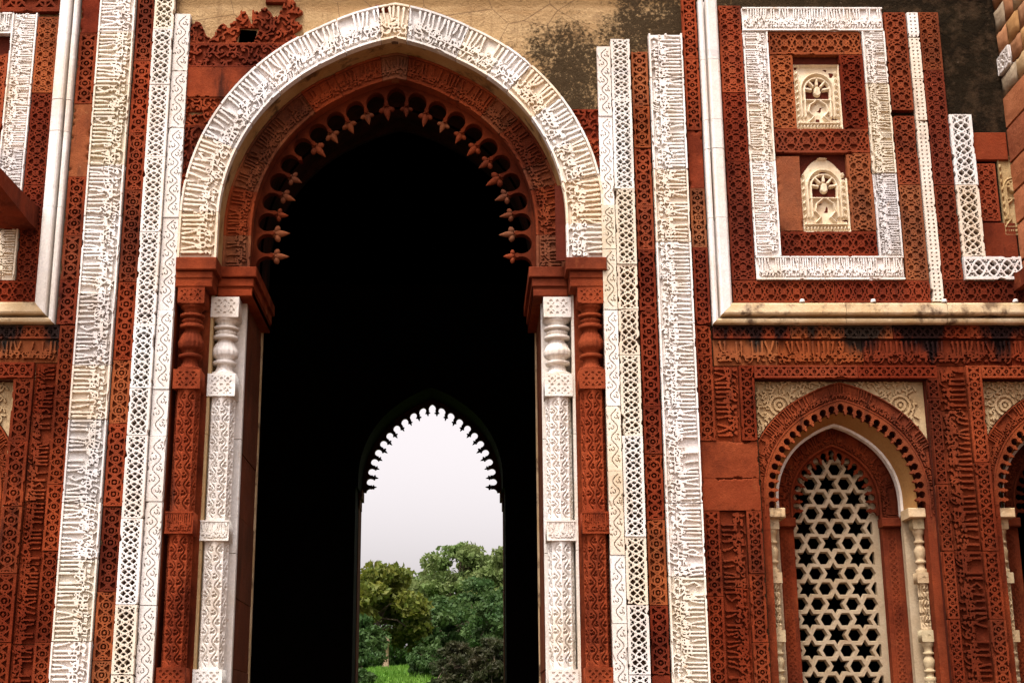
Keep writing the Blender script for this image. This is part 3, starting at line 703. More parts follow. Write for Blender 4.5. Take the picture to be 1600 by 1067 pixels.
def bud_mesh(sz):
    """lotus bud finial: collar, two side petals and a pointed middle petal, along +x"""
    V, Q = [], []
    def blob(c, ax, rad, prof):                                  # prof: list of (u, r); lathe along ax
        ax = Vector(ax).normalized(); u = ax.orthogonal().normalized(); w = ax.cross(u); n = 8; b0 = len(V)
        for t, r in prof:
            for i in range(n):
                a = 2 * math.pi * i / n; q = Vector(c) + ax * t * rad[0] + (u * math.cos(a) + w * math.sin(a)) * r * rad[1]; V.append(tuple(q * sz))
        for j in range(len(prof) - 1):
            for i in range(n): Q.append((b0 + j * n + i, b0 + j * n + (i + 1) % n, b0 + (j + 1) * n + (i + 1) % n, b0 + (j + 1) * n + i))
    tear = [(-0.1, 0.05), (0.1, 0.7), (0.35, 1.0), (0.6, 0.8), (0.85, 0.4), (1.05, 0.02)]
    ball = [(-1, 0.05), (-0.6, 0.8), (0, 1), (0.6, 0.8), (1, 0.05)]
    blob((0, 0, 0), (1, 0, 0), (1.0, 0.25), tear)
    blob((0.20, 0, 0.30), (0.35, 0, 0.94), (0.27, 0.21), ball); blob((0.20, 0, -0.30), (0.35, 0, -0.94), (0.27, 0.21), ball)
    blob((-0.05, 0, 0), (1, 0, 0), (0.12, 0.26), ball)
    return np_mesh('lotus_bud', V, Q)
def hang_buds(p, tips, sz, y, mat, colf):
    me = bud_mesh(sz)
    for x, z, a in tips:
        if random.random() < 0.05 and sz > 0.15: continue
        o = link('lotus_bud', me, mat, p, colf()); o.location = (x, y, z); k = random.uniform(0.84, 1.08); o.scale = (k * random.uniform(0.85, 1.05), k, k); o.rotation_euler = (0, -a + random.uniform(-0.06, 0.06), 0)
fr, tips, pp = cusp_plate('cusped_fringe', 0, ZC, 7.22, E1, 1.95, 1.905, 11, 0.50, 0.62, RED, 0.44)
fr.color = (0.60, 0.52, 0.45, 1)
hang_buds(fr, tips, 0.18, 0.56, RED, lambda: random.choice((rc((0.95, 1.5, 1.7), 0.15, 0.1), rc((1.0, 1.1, 1.1), 0.15, 0.1))))
soffit('ring_edge', 0, ZC, 7.14, E1, 1.949, 0.36, 1.949, 0.51, RED)
# ribbed vault behind the fringe
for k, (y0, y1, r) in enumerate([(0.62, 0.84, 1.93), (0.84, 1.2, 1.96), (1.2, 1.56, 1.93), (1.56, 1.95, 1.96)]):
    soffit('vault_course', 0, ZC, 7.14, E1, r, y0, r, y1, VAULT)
part('vault_back', poly_mesh('vault_back', *(lambda a, b: ([(x, 1.97, z) for x, z in a + b], [(i, i + 1, len(a) + i + 1, len(a) + i) for i in range(len(a) - 1)]))(arch_pts(0, ZC, E1, 1.945, 7.1), arch_pts(0, ZC, E1, 3.1, 7.1))), HALL_SHADE)
# ------------------------------------------------------------------ stepped jambs, imposts and columns
for sg in (-1, 1):
    def X(a, b): return (a, b) if sg > 0 else (-b, -a)
    def bx(name, xa, xb, y0, y1, z0, z1, mat, color=None, bev=0.0, label=None):
        x0, x1 = X(xa, xb); return part(name, box_mesh(name, x0, x1, y0, y1, z0, z1, bev), mat, color, label)
    side = 'left' if sg < 0 else 'right'
    # red niche for the red column, white niche for the white column, brown jamb behind
    bx('niche_back', 2.165, 2.535, 0.30, 0.40, 0.9, 6.9, RED, (0.8, 0.75, 0.7))
    bx('niche_reveal', 2.53, 2.56, 0.045, 0.32, 0.9, 6.9, RED, (0.8, 0.75, 0.7))
    for z0, z1 in ((0.9, 2.2), (2.2, 3.75), (3.75, 5.1), (5.1, 6.9)):
        bx('marble_back_panel', 1.79, 2.165, 0.615, 0.70, z0 + 0.003, z1 - 0.003, MARBLE, rc((0.98, 0.95, 0.92), 0.03, 0.03), 0.006)
        bx('marble_side_panel', 2.135, 2.165, 0.302, 0.613, z0 + 0.003, z1 - 0.003, MARBLE if sg > 0 else CREAM, (0.95, 0.9, 0.82))
    zs = [0.9, 1.6, 2.45, 3.25, 4.2, 4.95, 5.8, 6.6, 7.14]
    for z0, z1 in zip(zs[:-1], zs[1:]):
        bx('jamb_block', 1.79 + random.uniform(0, 0.012), 2.1, 0.702, 1.93, z0 + 0.004, z1 - 0.004, JAMB, rc((1, 1, 1), 0.2, 0.1))
    bx('jamb_edging', 1.775, 1.86, 1.932, 1.98, 0.9, 7.1, MARBLE_OLD, (0.8, 0.75, 0.7))
    # imposts: slab, hollow, roll
    def impost(xa, xb, y0, y1, z, steps):
        x0, x1 = X(xa, xb)
        p = part('impost', box_mesh('impost', *X(xa + 0.02, xb), y0 + 0.03, y1, z - 0.345, z - 0.002), RED, (0.95, 0.9, 0.85))
        for k, (za, zb, inset) in enumerate(steps):
            link('impost_course', box_mesh('impost_course', *X(xa + inset - 0.03, xb - 0.001 * (k + 1)), y0 + inset - 0.03, y1 - 0.001 * (k + 1), z - zb, z - za, 0.010), RED, p, rc((1.0, 0.95, 0.9), 0.12, 0.08))
        return p
    impost(2.085, 2.535, -0.07, 0.30, 7.137, [(0.0, 0.155, 0.0), (0.16, 0.245, 0.045), (0.27, 0.35, 0.055)])
    impost(1.665, 2.10, 0.28, 1.93, 7.135, [(0.0, 0.13, 0.0), (0.135, 0.24, 0.035), (0.27, 0.355, 0.05)])

def lathe_mesh(name, prof, flutes=0, n=48):
    V, Q = [], []
    for k, (z, r, fl) in enumerate(prof):
        for i in range(n):
            a = 2 * math.pi * i / n; rr = r * (1 + fl * (abs(math.cos(flutes * a / 2)) - 0.5)); V.append((rr * math.cos(a), rr * math.sin(a), z))
    for k in range(len(prof) - 1):
        for i in range(n): Q.append((k * n + i, k * n + (i + 1) % n, (k + 1) * n + (i + 1) % n, (k + 1) * n + i))
    return np_mesh(name, V, Q)
def spline(pts, per=5):
    out = []
    for (z0, r0, f0), (z1, r1, f1) in zip(pts[:-1], pts[1:]):
        for i in range(per):
            t = i / per; u = t * t * (3 - 2 * t); out.append((z0 + (z1 - z0) * t, r0 + (r1 - r0) * u, f0 + (f1 - f0) * t))
    return out + [pts[-1]]
def baluster(h, R):
    P = [(0, 0.98, 0), (0.05, 0.98, 0), (0.06, 0.70, 0.16), (0.17, 0.55, 0.16), (0.19, 0.60, 0), (0.205, 0.92, 0), (0.245, 0.95, 0), (0.265, 0.62, 0), (0.29, 0.62, 0.2), (0.36, 0.95, 0.2), (0.43, 0.98, 0.2),
         (0.52, 0.80, 0.2), (0.62, 0.55, 0.2), (0.64, 0.58, 0), (0.655, 0.98, 0), (0.70, 0.98, 0), (0.72, 0.66, 0.2), (0.77, 0.80, 0.2), (0.81, 0.62, 0), (0.825, 1.0, 0), (0.86, 1.0, 0), (0.875, 0.60, 0.2), (0.93, 0.70, 0.2), (0.97, 0.95, 0.1), (1.0, 1.0, 0)]
    return lathe_mesh('baluster', spline([(z * h, r * R, f) for z, r, f in P], 3), 16)
def oct_shaft(L, R):
    """octagonal shaft, an arris to the front, scrolls carved on its front faces"""
    Vs, Qs, off = [], [], 0
    for k in range(8):
        a0, a1 = math.radians(-90 + 45 * (k - 4)), math.radians(-90 + 45 * (k - 3))
        p0, p1 = np.array((R * math.cos(a0), R * math.sin(a0), 0)), np.array((R * math.cos(a1), R * math.sin(a1), 0))
        w = np.linalg.norm(p1 - p0); et = (p1 - p0) / w; am = (a0 + a1) / 2; n = np.array((math.cos(am), math.sin(am), 0))
        if 2 <= k <= 5:
            f = pat_vine(L, w, 0.006, 0.30); S, T, H = f.S, f.T, (f.H - 1) * 0.03
        else:
            S, T = np.meshgrid(np.array([0, L]), np.array([0, w]), indexing='ij'); H = np.zeros_like(S)
        P = p0 + S[..., None] * np.array((0, 0, 1.0)) + T[..., None] * et + H[..., None] * n
        ns, nt = S.shape; I = np.arange(ns * nt).reshape(ns, nt) + off
        Qs.append(np.stack([I[:-1, :-1].ravel(), I[:-1, 1:].ravel(), I[1:, 1:].ravel(), I[1:, :-1].ravel()], 1)); Vs.append(P.reshape(-1, 3)); off += ns * nt
    return np_mesh('shaft', np.concatenate(Vs), np.concatenate(Qs))
def carved_block(name, w, h, d, pat, depth=0.016, thick=None):
    """block with carved front and cheeks, front face at y=0"""
    f = pat(w, h); f.wear(0.08, 0.3)
    return relief_mesh(name, f, flat_map((w / 2, 0, 0), (-1, 0, 0), (0, 0, 1), (0, -1, 0)), depth, d)
def text_block(L, W): return calligraphy(L, W, 0.0065, 0.03, int(W * 1000), 1.0, True, 1.2)
MESHC = {}
def column(name, x, yc, mat, colf, zs, w, R, label):
    """zs: base top, shaft top/block bottom, block top, shaft top, block top, baluster top, capital top"""
    d = R * 1.9
    root = part(name, box_mesh(name, x - w / 2, x + w / 2, yc - d / 2, yc + 0.16, 0.9, zs[0] - 0.30, 0.01), mat, colf(), label)
    def put(key, fn, nm, z, y):
        if key not in MESHC: MESHC[key] = fn()
        o = link(nm, MESHC[key], mat, root, colf()); o.location = (x, y, z); return o
    H = [round(zs[i + 1] - zs[i], 3) for i in range(len(zs) - 1)]
    yf = yc - w / 2
    put((mat.name, 'b0', w), lambda: carved_block('base_block', w, 0.298, 0.30, pat_box), 'base_block', zs[0] - 0.298, yf)
    put((mat.name, 's', H[0], R), lambda: oct_shaft(H[0], R), 'shaft', zs[0], yc)
    put((mat.name, 't', H[1], w), lambda: carved_block('inscribed_block', w, H[1], 0.30, text_block), 'inscribed_block', zs[1], yf)
    put((mat.name, 's', H[2], R), lambda: oct_shaft(H[2], R), 'shaft', zs[2], yc)
    put((mat.name, 'b', H[3], w), lambda: carved_block('carved_block', w, H[3], 0.30, pat_box), 'carved_block', zs[3], yf)
    put((mat.name, 'l', H[4], R), lambda: baluster(H[4], R * 1.02), 'baluster', zs[4], yc)
    put((mat.name, 'b', H[5], w), lambda: carved_block('carved_block', w, H[5], 0.30, pat_box), 'capital_block', zs[5], yf)
for sg in (-1, 1):
    sd_ = 'left' if sg < 0 else 'right'
    column('white_column', sg * 1.98 - (0.02 if sg < 0 else 0.01), 0.45, MARBLE, lambda: rc((1.0, 0.98, 0.95), 0.03, 0.03), [2.424, 3.855, 4.09, 5.55, 5.82, 6.515, 6.765], 0.33, 0.152, 'white marble column on the %s side of the doorway' % sd_)
    column('red_column', sg * 2.345, 0.12, RED, lambda: rc((1.0, 0.9, 0.85), 0.06, 0.06), [2.43, 3.893, 4.141, 5.563, 5.793, 6.59, 6.788], 0.315, 0.142, 'red sandstone column on the %s side of the doorway' % sd_)
# ------------------------------------------------------------------ dark hall and the arch on its far side
def hall():
    x0, x1, y0, y1, z0, z1 = -9.2, 9.6, 1.0, 14.6, 0.9, 11.5
    V = [(x, y, z) for x in (x0, x1) for y in (y0, y1) for z in (z0, z1)]
    return poly_mesh('hall', V, [(0, 1, 3, 2), (4, 6, 7, 5), (0, 2, 6, 4), (1, 5, 7, 3)])       # side walls, floor, ceiling
part('hall', hall(), HALL_SHADE, None, 'black unlit hall behind the archway')
def box_frame(name, x0, x1, y0, y1, z0, z1, mat): return part(name, box_mesh(name, x0, x1, y0, y1, z0, z1), mat)
box_frame('roof_slab', -10, 12, 0.06, 16.2, 11.5, 13.4, HALL_SHADE)
box_frame('side_wall', -10, -9.2, 0.06, 16.2, -0.2, 11.5, HALL_SHADE)
box_frame('side_wall', 9.6, 12, 0.06, 16.2, -0.2, 11.5, HALL_SHADE)
box_frame('floor_slab', -9.2, 9.6, 0.4, 16.2, -0.2, 0.9, HALL_SHADE)
FX, FE, FZ, FR = 0.09, 0.44, 7.10, 1.91
far_hole = [(FX + 1.62, 0.9), (FX + 1.62, 6.9)] + arch_pts(FX, FZ, FE, FR + 0.10, 6.9) + [(FX - 1.62, 6.9), (FX - 1.62, 0.9)]
far_back = [(FX + 1.60, 0.9), (FX + 1.60, 6.9)] + arch_pts(FX, FZ, FE, FR + 0.08, 6.9) + [(FX - 1.60, 6.9), (FX - 1.60, 0.9)]
part('far_wall', holed_plate('far_wall', [(-9.2, 0.9), (9.6, 0.9), (9.6, 11.5), (-9.2, 11.5)], [far_hole], 14.6, 16.2, [far_back]), HALL_SHADE)
frf, ftips, _ = cusp_plate('far_cusped_fringe', FX, FZ, 6.98, FE, FR + 0.12, FR, 11, 15.7, 15.85, JAMB, 0.36)
frf['label'] = 'cusped fringe of the far arch against the sky'
hang_buds(frf, ftips, 0.115, 15.78, JAMB, lambda: rc((0.5, 0.5, 0.5), 0.1, 0.1))
for sg in (-1, 1):
    xs = sorted((FX + sg * 1.53, FX + sg * 1.75))
    box_frame('far_impost', xs[0], xs[1], 15.3, 16.0, 6.78, 6.98, JAMB)
    xs = sorted((FX + sg * 1.575, FX + sg * 1.75)); box_frame('far_impost', xs[0], xs[1], 15.3, 16.0, 6.58, 6.778, JAMB)
    xs = sorted((FX + sg * 1.597, FX + sg * 1.75)); box_frame('far_jamb', xs[0], xs[1], 15.35, 16.1, 0.9, 6.578, JAMB)

# ------------------------------------------------------------------ framed panels either side (upper storey)
def prism(name, prof, s0, s1, m0, m1, frame):
    """profile (d, h) swept along s; ends mitred by m*d"""
    o, es, ed, n = (np.array(v, float) for v in frame); V = []
    for s, m in ((s0, m0), (s1, m1)):
        for d, h in prof: V.append(tuple(o + es * (s + m * d) + ed * d + n * h))
    k = len(prof); F_ = [(i, i + 1, k + i + 1, k + i) for i in range(k - 1)] + [tuple(range(k)), tuple(range(2 * k - 1, k - 1, -1))]
    me = poly_mesh(name, V, F_)
    for p in me.polygons: p.use_smooth = False
    return me
MP = [(0, -0.06), (0, 0.055), (0.012, 0.072), (0.035, 0.080), (0.056, 0.070), (0.064, 0.05), (0.066, -0.02), (0.086, -0.02), (0.088, 0.085), (0.095, 0.105), (0.115, 0.115), (0.205, 0.098), (0.222, 0.085), (0.236, 0.05), (0.24, -0.06)]
def moulding(name, sx, x_out, z_bot, z_top, x_end, label):
    """L-shaped marble moulding: upright then sill; sx = +1 when the panel lies to the right of the upright"""
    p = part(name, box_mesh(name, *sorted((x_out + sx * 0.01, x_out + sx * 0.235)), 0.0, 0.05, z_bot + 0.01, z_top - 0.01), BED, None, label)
    js = [z_bot] + [z_bot + (z_top - z_bot) * t for t in (0.31, 0.52, 0.61, 0.80)] + [z_top]
    for i, (a, b) in enumerate(zip(js[:-1], js[1:])):
        link('marble_moulding', prism('marble_moulding', MP, a + (0 if i == 0 else 0.003), b - 0.003, 1 if i == 0 else 0, 0, ((x_out, -0.02 + random.uniform(-0.004, 0.004), 0), (0, 0, 1), (sx, 0, 0), (0, -1, 0))), MARBLE, p, rc((1.02, 1.0, 0.99), 0.04, 0.02))
    L = abs(x_end - x_out); js = [0] + [L * t for t in ((0.42, 0.74) if L > 3 else (0.6,))] + [L]
    for i, (a, b) in enumerate(zip(js[:-1], js[1:])):
        link('stained_moulding', prism('stained_moulding', [(d * 1.08, h) for d, h in MP], a + (0 if i == 0 else 0.003), b - 0.003, 0.926 if i == 0 else 0, 0, ((x_out, -0.02 + random.uniform(-0.004, 0.004), z_bot), (sx, 0, 0), (0, 0, 1), (0, -1, 0))), MARBLE_OLD, p, rc((1.0, 1.0, 1.0), 0.06, 0.03))
    for k in range(5):                                           # worn knobs left of a lost crest
        xk = x_out + sx * (1.05 + 0.83 * k)
        if abs(xk - x_out) < L - 0.1:
            o = link('knob', lathe_mesh('knob', [(0, 0.03, 0), (0.015, 0.032, 0), (0.035, 0.022, 0), (0.042, 0.002, 0)], 0, 12), MARBLE, p); o.location = (xk, -0.085, z_bot + 0.258)
    return p
moulding('panel_moulding', 1, 3.755, 6.325, 10.52, 7.44, 'white marble moulding framing the right upper panel')
moulding('panel_moulding', -1, -3.922, 6.335, 10.95, -6.4, 'white marble moulding framing the left upper panel')
def lb(x0, x1, z0, z1, vert, name='interlace_band', y=-0.035, plain=0.0, joints=None):
    return pattern_band(name, 'sandstone_block', x0, x1, z0, z1, y, pat_weave, RED, red_col, 0.036, vert, lens=(0.9, 1.2, 1.5), plain=plain, joints=joints)
lb(4.01, 4.288, 6.872, 10.45, True); lb(4.01, 6.335, 6.60, 6.865, False); lb(6.065, 6.33, 6.872, 8.97, True); lb(6.065, 6.33, 9.04, 10.36, True)
pattern_band('chevron_band', 'marble_block', 6.345, 6.477, 6.605, 10.35, -0.05, pat_chevron, MARBLE, marble_col, 0.03, style='pierced')
lb(6.49, 6.735, 6.872, 10.36, True); lb(6.49, 7.43, 6.60, 6.865, False)
pattern_band('lattice_frame', 'marble_block', 6.745, 7.015, 7.16, 8.98, -0.06, pat_lattice, MARBLE, mwhite, 0.035, lens=(0.9,), style='pierced')
pattern_band('lattice_frame', 'marble_block', 6.745, 7.43, 6.872, 7.153, -0.06, pat_lattice, MARBLE, mwhite, 0.035, False, lens=(0.9,), style='pierced')
text_band('inscription_frame', 'marble_block', 4.297, 6.045, 10.10, 10.415, -0.06, MARBLE, marble_col, 0.038, 'z', 51, 0.0065, 0.03, joints=[0, 0.72, 1.748])
text_band('inscription_frame', 'marble_block', 4.297, 4.602, 7.165, 10.095, -0.06, MARBLE, marble_col, 0.038, '-x', 52, 0.0065, 0.03)
text_band('inscription_frame', 'marble_block', 5.765, 6.045, 7.165, 10.095, -0.06, MARBLE, marble_col, 0.038, 'x', 53, 0.0065, 0.03)
text_band('inscription_frame', 'marble_block', 4.297, 6.045, 6.872, 7.16, -0.06, MARBLE, marble_col, 0.038, 'z', 54, 0.0065, 0.03, joints=[0, 0.95, 1.748])
lb(4.612, 5.757, 9.785, 10.092, False, 'interlace_frame'); lb(4.612, 4.895, 8.80, 9.78, True, 'interlace_frame'); lb(5.465, 5.757, 8.80, 9.78, True, 'interlace_frame')
lb(4.612, 5.757, 8.485, 8.795, False, 'interlace_frame'); lb(5.465, 5.757, 7.485, 8.48, True, 'interlace_frame'); lb(4.612, 4.895, 7.485, 8.44, True, 'plain_frame', plain=1.0); lb(4.612, 5.757, 7.175, 7.48, False, 'interlace_frame')
def niche_field(L, W, seed):
    """small blind niche: cusped arch over a vase"""
    f = Field(L, W, 0.0065, 0.012); rnd = random.Random(seed); m = W / 2
    f.H[:] = 0.42; f.H = np.maximum(f.H, 0.0)
    def hollow(D, dep): f.H = np.where(D > 0, np.minimum(f.H, dep), f.H)
    zc, r = L * 0.60, W * 0.25
    hollow(r - np.hypot(f.S - zc, (f.T - m)), -0.9)
    hollow(np.minimum(np.minimum(f.S - L * 0.47, L * 0.60 - f.S), r * 1.05 - np.abs(f.T - m)), -0.9)
    for k in range(5):
        a = math.radians(10 + 40 * k); f.seg((zc + r * math.sin(a), m + r * math.cos(a)), (zc + 0.55 * r * math.sin(a), m + 0.55 * r * math.cos(a)), 0.016, 0.020)
    for rr, w in ((1.12, 0.014), (1.42, 0.012)):
        pts = [(zc + rr * r * math.sin(a) * (1.15 if rr > 1.2 else 1.05), m + rr * r * math.cos(a)) for a in np.linspace(0, math.pi, 17)]
        f.line([(L * 0.2, m + rr * r)] + pts + [(L * 0.2, m - rr * r)], w)
    f.seg((zc - 0.2 * r, m), (zc + 0.1 * r, m), 0.045, 0.04); f.seg((L * 0.455, m - r * 1.2), (L * 0.455, m + r * 1.2), 0.012, 0.012)
    for sg in (-1, 1):                                          # vase outline
        f.line([(L * 0.44, m + sg * 0.03), (L * 0.38, m + sg * 0.10), (L * 0.28, m + sg * 0.12), (L * 0.20, m + sg * 0.06), (L * 0.13, m + sg * 0.12)], 0.014)
        for k in range(9): f.seg((L * (0.1 + 0.095 * k), m + sg * W * 0.44), (L * (0.13 + 0.095 * k), m + sg * W * 0.42), 0.014, 0.012)
    f.line([(L * 0.10, 0.04), (L * 0.10, W - 0.04)], 0.012)
    for k in range(14): f.seg((L * 0.04, W * (k + 0.5) / 14), (L * 0.065, W * (k + 0.5) / 14), 0.010, 0.010)
    f.frame(0.012); f.H += 0.10 * vnoise(f.ns, f.nt, L / 0.05, W / 0.05); return f
for z0, z1, sd_ in ((8.802, 9.66, 1), (7.485, 8.43, 2)):
    f = niche_field(z1 - z0, 0.56, sd_)
    am = None if sd_ == 1 else (lambda P: P[..., 2] < 8.435 - 0.27 * (np.abs(P[..., 0] - 5.18) / 0.28) ** 2.1)
    me = relief_mesh('marble_niche', f, flat_map((4.90, 0.0, z0), (0, 0, 1), (1, 0, 0), (0, -1, 0)), 0.085, 0.16, style='soft', mask=am)
    part('marble_niche', me, MARBLE, (0.95, 0.83, 0.62), ('upper' if sd_ == 1 else 'lower') + ' of two small cream marble niches')
part('niche_shade_sheet', box_mesh('niche_shade_sheet', -6.2, -4.74, 0.046, 0.1, 7.1, 10.1), JOINT_AND_SHADE)  # dark sheet over the wall, painting the shade of the niche openings
part('niche_shade_sheet', box_mesh('niche_shade_sheet', 4.6, 5.76, 0.048, 0.1, 7.4, 9.8), JOINT_AND_SHADE)
# the half seen panel at the right
lb(7.03, 7.26, 7.62, 8.36, True, 'interlace_panel', 0.0)
part('plain_block', box_mesh('plain_block', 7.025, 7.43, -0.01, 0.09, 8.40, 8.76, 0.01), RED, (0.95, 0.9, 0.9)); part('plain_block', box_mesh('plain_block', 7.03, 7.43, 0.0, 0.09, 7.165, 7.6, 0.01), RED, (0.85, 0.8, 0.8))
me = relief_mesh('marble_niche', niche_field(1.0, 0.30, 5), flat_map((7.30, 0.0, 7.45), (0, 0, 1), (1, 0, 0), (0, -1, 0)), 0.05, 0.1, style='soft')
part('marble_niche', me, CREAM, (0.9, 0.9, 0.8), 'weathered cream niche half hidden at the right edge')
# left upper panel
lb(-4.425, -4.172, 6.87, 10.30, True); lb(-6.4, -4.172, 6.60, 6.865, False); lb(-6.4, -4.172, 10.37, 10.9, False)
text_band('inscription_frame', 'marble_block', -4.745, -4.435, 6.872, 10.345, -0.06, MARBLE, marble_col, 0.038, 'x', 61, 0.0065, 0.03)
text_band('inscription_frame', 'marble_block', -6.2, -4.75, 10.06, 10.345, -0.06, MARBLE, marble_col, 0.038, 'z', 62, 0.0065, 0.03)
text_band('inscription_frame', 'marble_block', -6.2, -4.75, 6.872, 7.15, -0.06, MARBLE, marble_col, 0.038, 'z', 63, 0.0065, 0.03)
lb(-5.05, -4.76, 7.16, 9.80, True, 'interlace_frame'); lb(-6.2, -5.06, 7.16, 7.45, False, 'interlace_frame')

# stone brackets standing out of the panels
def bracket(x0, x1, z0, z1, out, label, drop=0.0):
    V = [(x0, 0.0, z0), (x1, 0.0, z0), (x1, 0.0, z1), (x0, 0.0, z1)]
    prof = [(0.0, z0, z1), (0.25, z0 + 0.0, z1), (0.6, z0 + 0.03, z1 - 0.01), (out - 0.12, z0 + 0.06, z1 - 0.03), (out, z0 + 0.14, z1 - 0.06)]
    V = []; F_ = []
    for k, (o, a, b) in enumerate(prof):
        i = 0.015 * k; V += [(x0 + i, -o, a), (x1 - i, -o, a), (x1 - i, -o, b), (x0 + i, -o, b)]
        if k: F_ += [(4 * k - 4 + j, 4 * k - 4 + (j + 1) % 4, 4 * k + (j + 1) % 4, 4 * k + j) for j in range(4)]
    n = len(prof) * 4; F_ += [(n - 4, n - 3, n - 2, n - 1), (0, 1, 2, 3)]
    return part('stone_bracket', poly_mesh('stone_bracket', V, F_), RED, (0.8, 0.72, 0.72), label)
bracket(-4.66, -4.22, 7.50, 7.78, 1.5, 'red stone bracket standing out of the left panel')
bracket(7.315, 7.424, 6.74, 6.93, 0.6, 'red stone bracket at the right edge')
# ------------------------------------------------------------------ lower storey: inscription rows, pilasters, windows
pattern_band('circle_row', 'sandstone_block', 3.755, 7.9, 6.165, 6.318, -0.02, pat_circles, RED_STREAK, red_col, 0.036, False, lens=(0.9, 1.2), bedmat=JOINT_AND_SHADE)
text_band('inscription_row', 'sandstone_block', 3.755, 7.9, 5.845, 6.155, -0.02, RED_STREAK, red_col, 0.045, 'z', 71, 0.0075, 0.03, rim=False, thick=1.5, tight=1.9, fill=0.6)
pattern_band('circle_row', 'sandstone_block', 4.21, 6.33, 5.69, 5.84, -0.03, pat_circles, RED_STREAK, red_col, 0.036, False, lens=(0.9, 1.2), bedmat=JOINT_AND_SHADE)
pattern_band('circle_row', 'sandstone_block', 6.84, 7.9, 5.69, 5.84, -0.03, pat_circles, RED_STREAK, red_col, 0.036, False, lens=(0.9, 1.2), bedmat=JOINT_AND_SHADE)
pattern_band('circle_row', 'sandstone_block', -6.4, -3.86, 6.165, 6.325, -0.02, pat_circles, RED_STREAK, red_col, 0.036, False, lens=(0.9, 1.2), bedmat=JOINT_AND_SHADE)
text_band('inscription_row', 'sandstone_block', -6.4, -3.86, 5.885, 6.155, -0.02, RED_STREAK, red_col, 0.045, 'z', 72, 0.0075, 0.03, rim=False, thick=1.5, tight=1.9, fill=0.6)
pattern_band('circle_row', 'sandstone_block', -6.4, -4.118, 5.69, 5.875, -0.03, pat_circles, RED_STREAK, red_col, 0.036, False, lens=(0.9, 1.2), bedmat=JOINT_AND_SHADE)
def low_red(): return rc((0.86, 0.78, 0.72), 0.18, 0.10) if random.random() < 0.6 else rc((0.66, 0.55, 0.52), 0.15, 0.10)
def pilaster(xs, z1s, up, seed, brk=None):
    """circle strip, inscription strip, circle strip"""
    for k in (0, 2):
        segs = [(1.2, z1s[k])] if not brk else [(1.2, brk[0]), (brk[1], z1s[k])]
        for a, b in segs: pattern_band('circle_pilaster', 'sandstone_block', xs[2 * k], xs[2 * k + 1], a, b, -0.03, pat_circles, RED, low_red, 0.040, lens=(0.75, 1.0))
    segs = [(1.2, z1s[1])] if not brk else [(1.2, brk[0]), (brk[1], z1s[1])]
    for i, (a, b) in enumerate(segs): text_band('inscription_pilaster', 'sandstone_block', xs[2], xs[3], a, b, -0.02, RED, low_red, 0.045, up, seed + i, 0.0075, 0.025, rim=False, thick=1.6, tight=1.85, fill=0.7)
    if brk:
        for i, (xa, xb, za, zb) in enumerate(((xs[0], xs[5], brk[0] + 0.004, (brk[0] + brk[1]) / 2 - 0.03), (xs[0], xs[5], (brk[0] + brk[1]) / 2 - 0.024, brk[1] - 0.004))):
            part('plain_block', relief_mesh('plain_block', pat_plain(zb - za, xb - xa, 0.011).wear(0.2, 0.75), flat_map((xa, -0.035 + 0.01 * i, za), (0, 0, 1), (1, 0, 0), (0, -1, 0)), 0.035, 0.09, style='soft'), RED, rc((0.85, 0.78, 0.72), 0.10, 0.08))
pilaster((3.55, 3.732, 3.738, 4.03, 4.036, 4.205), (6.32, 5.838, 5.838), '-x', 81, (4.15, 4.95))
pilaster((6.205, 6.33, 6.337, 6.655, 6.662, 6.835), (5.684, 5.838, 5.838), 'x', 85)
pilaster((-4.345, -4.118, -4.112, -3.862, -3.855, -3.67), (5.684, 5.88, 6.32), 'x', 88)

def clip_poly(poly, x0, x1, z0, z1):
    for ax, lim, sg in ((0, x0, 1), (0, x1, -1), (1, z0, 1), (1, z1, -1)):
        out = []
        for i in range(len(poly)):
            a, b = poly[i - 1], poly[i]; da, db = sg * (a[ax] - lim), sg * (b[ax] - lim)
            if (da >= 0) != (db >= 0): t = da / (da - db); out.append((a[0] + t * (b[0] - a[0]), a[1] + t * (b[1] - a[1])))
            if db >= 0: out.append(b)
        poly = out
        if len(poly) < 3: return []
    return poly
def jali(name, cx, x0, x1, z0, z1, y, zstar):
    """pierced screen of six-pointed stars and hexagons"""
    A = 0.352; holes, backs = [], []
    m = 0.012
    for i in range(-4, 5):
        for j in range(-14, 16):
            sx, sz = cx + i * A * math.sqrt(3) / 2, zstar + j * A + (A / 2 if i % 2 else 0)
            items = [[(sx + r * math.cos(math.radians(a)), sz + r * math.sin(math.radians(a))) for a, r in [(30 * k, 0.128 if k % 2 else 0.128 / 1.72) for k in range(12)]]]
            for dx in (A / math.sqrt(3),):
                hx, hz = sx + dx, sz
                items.append([(hx + 0.087 * math.cos(math.radians(60 * k)), hz + 0.087 * math.sin(math.radians(60 * k))) for k in range(6)])
                hx2, hz2 = sx + dx / 2, sz + A / 2
                items.append([(hx2 + 0.087 * math.cos(math.radians(60 * k)), hz2 + 0.087 * math.sin(math.radians(60 * k))) for k in range(6)])
            for q in items:
                c = (sum(p[0] for p in q) / len(q), sum(p[1] for p in q) / len(q))
                h = clip_poly(q, x0 + m, x1 - 0.10, z0 + m, z1 - m)
                if len(h) < 3: continue
                ar = abs(sum(h[k - 1][0] * h[k][1] - h[k][0] * h[k - 1][1] for k in range(len(h)))) / 2
                if ar < 0.0018: continue
                c = (sum(p[0] for p in h) / len(h), sum(p[1] for p in h) / len(h))
                holes.append(h); backs.append([(c[0] + (p[0] - c[0]) * 0.82, c[1] + (p[1] - c[1]) * 0.82) for p in h])
    return holed_plate(name, [(x0, z0), (x1, z0), (x1, z1), (x0, z1)], holes, y, y + 0.07, backs)
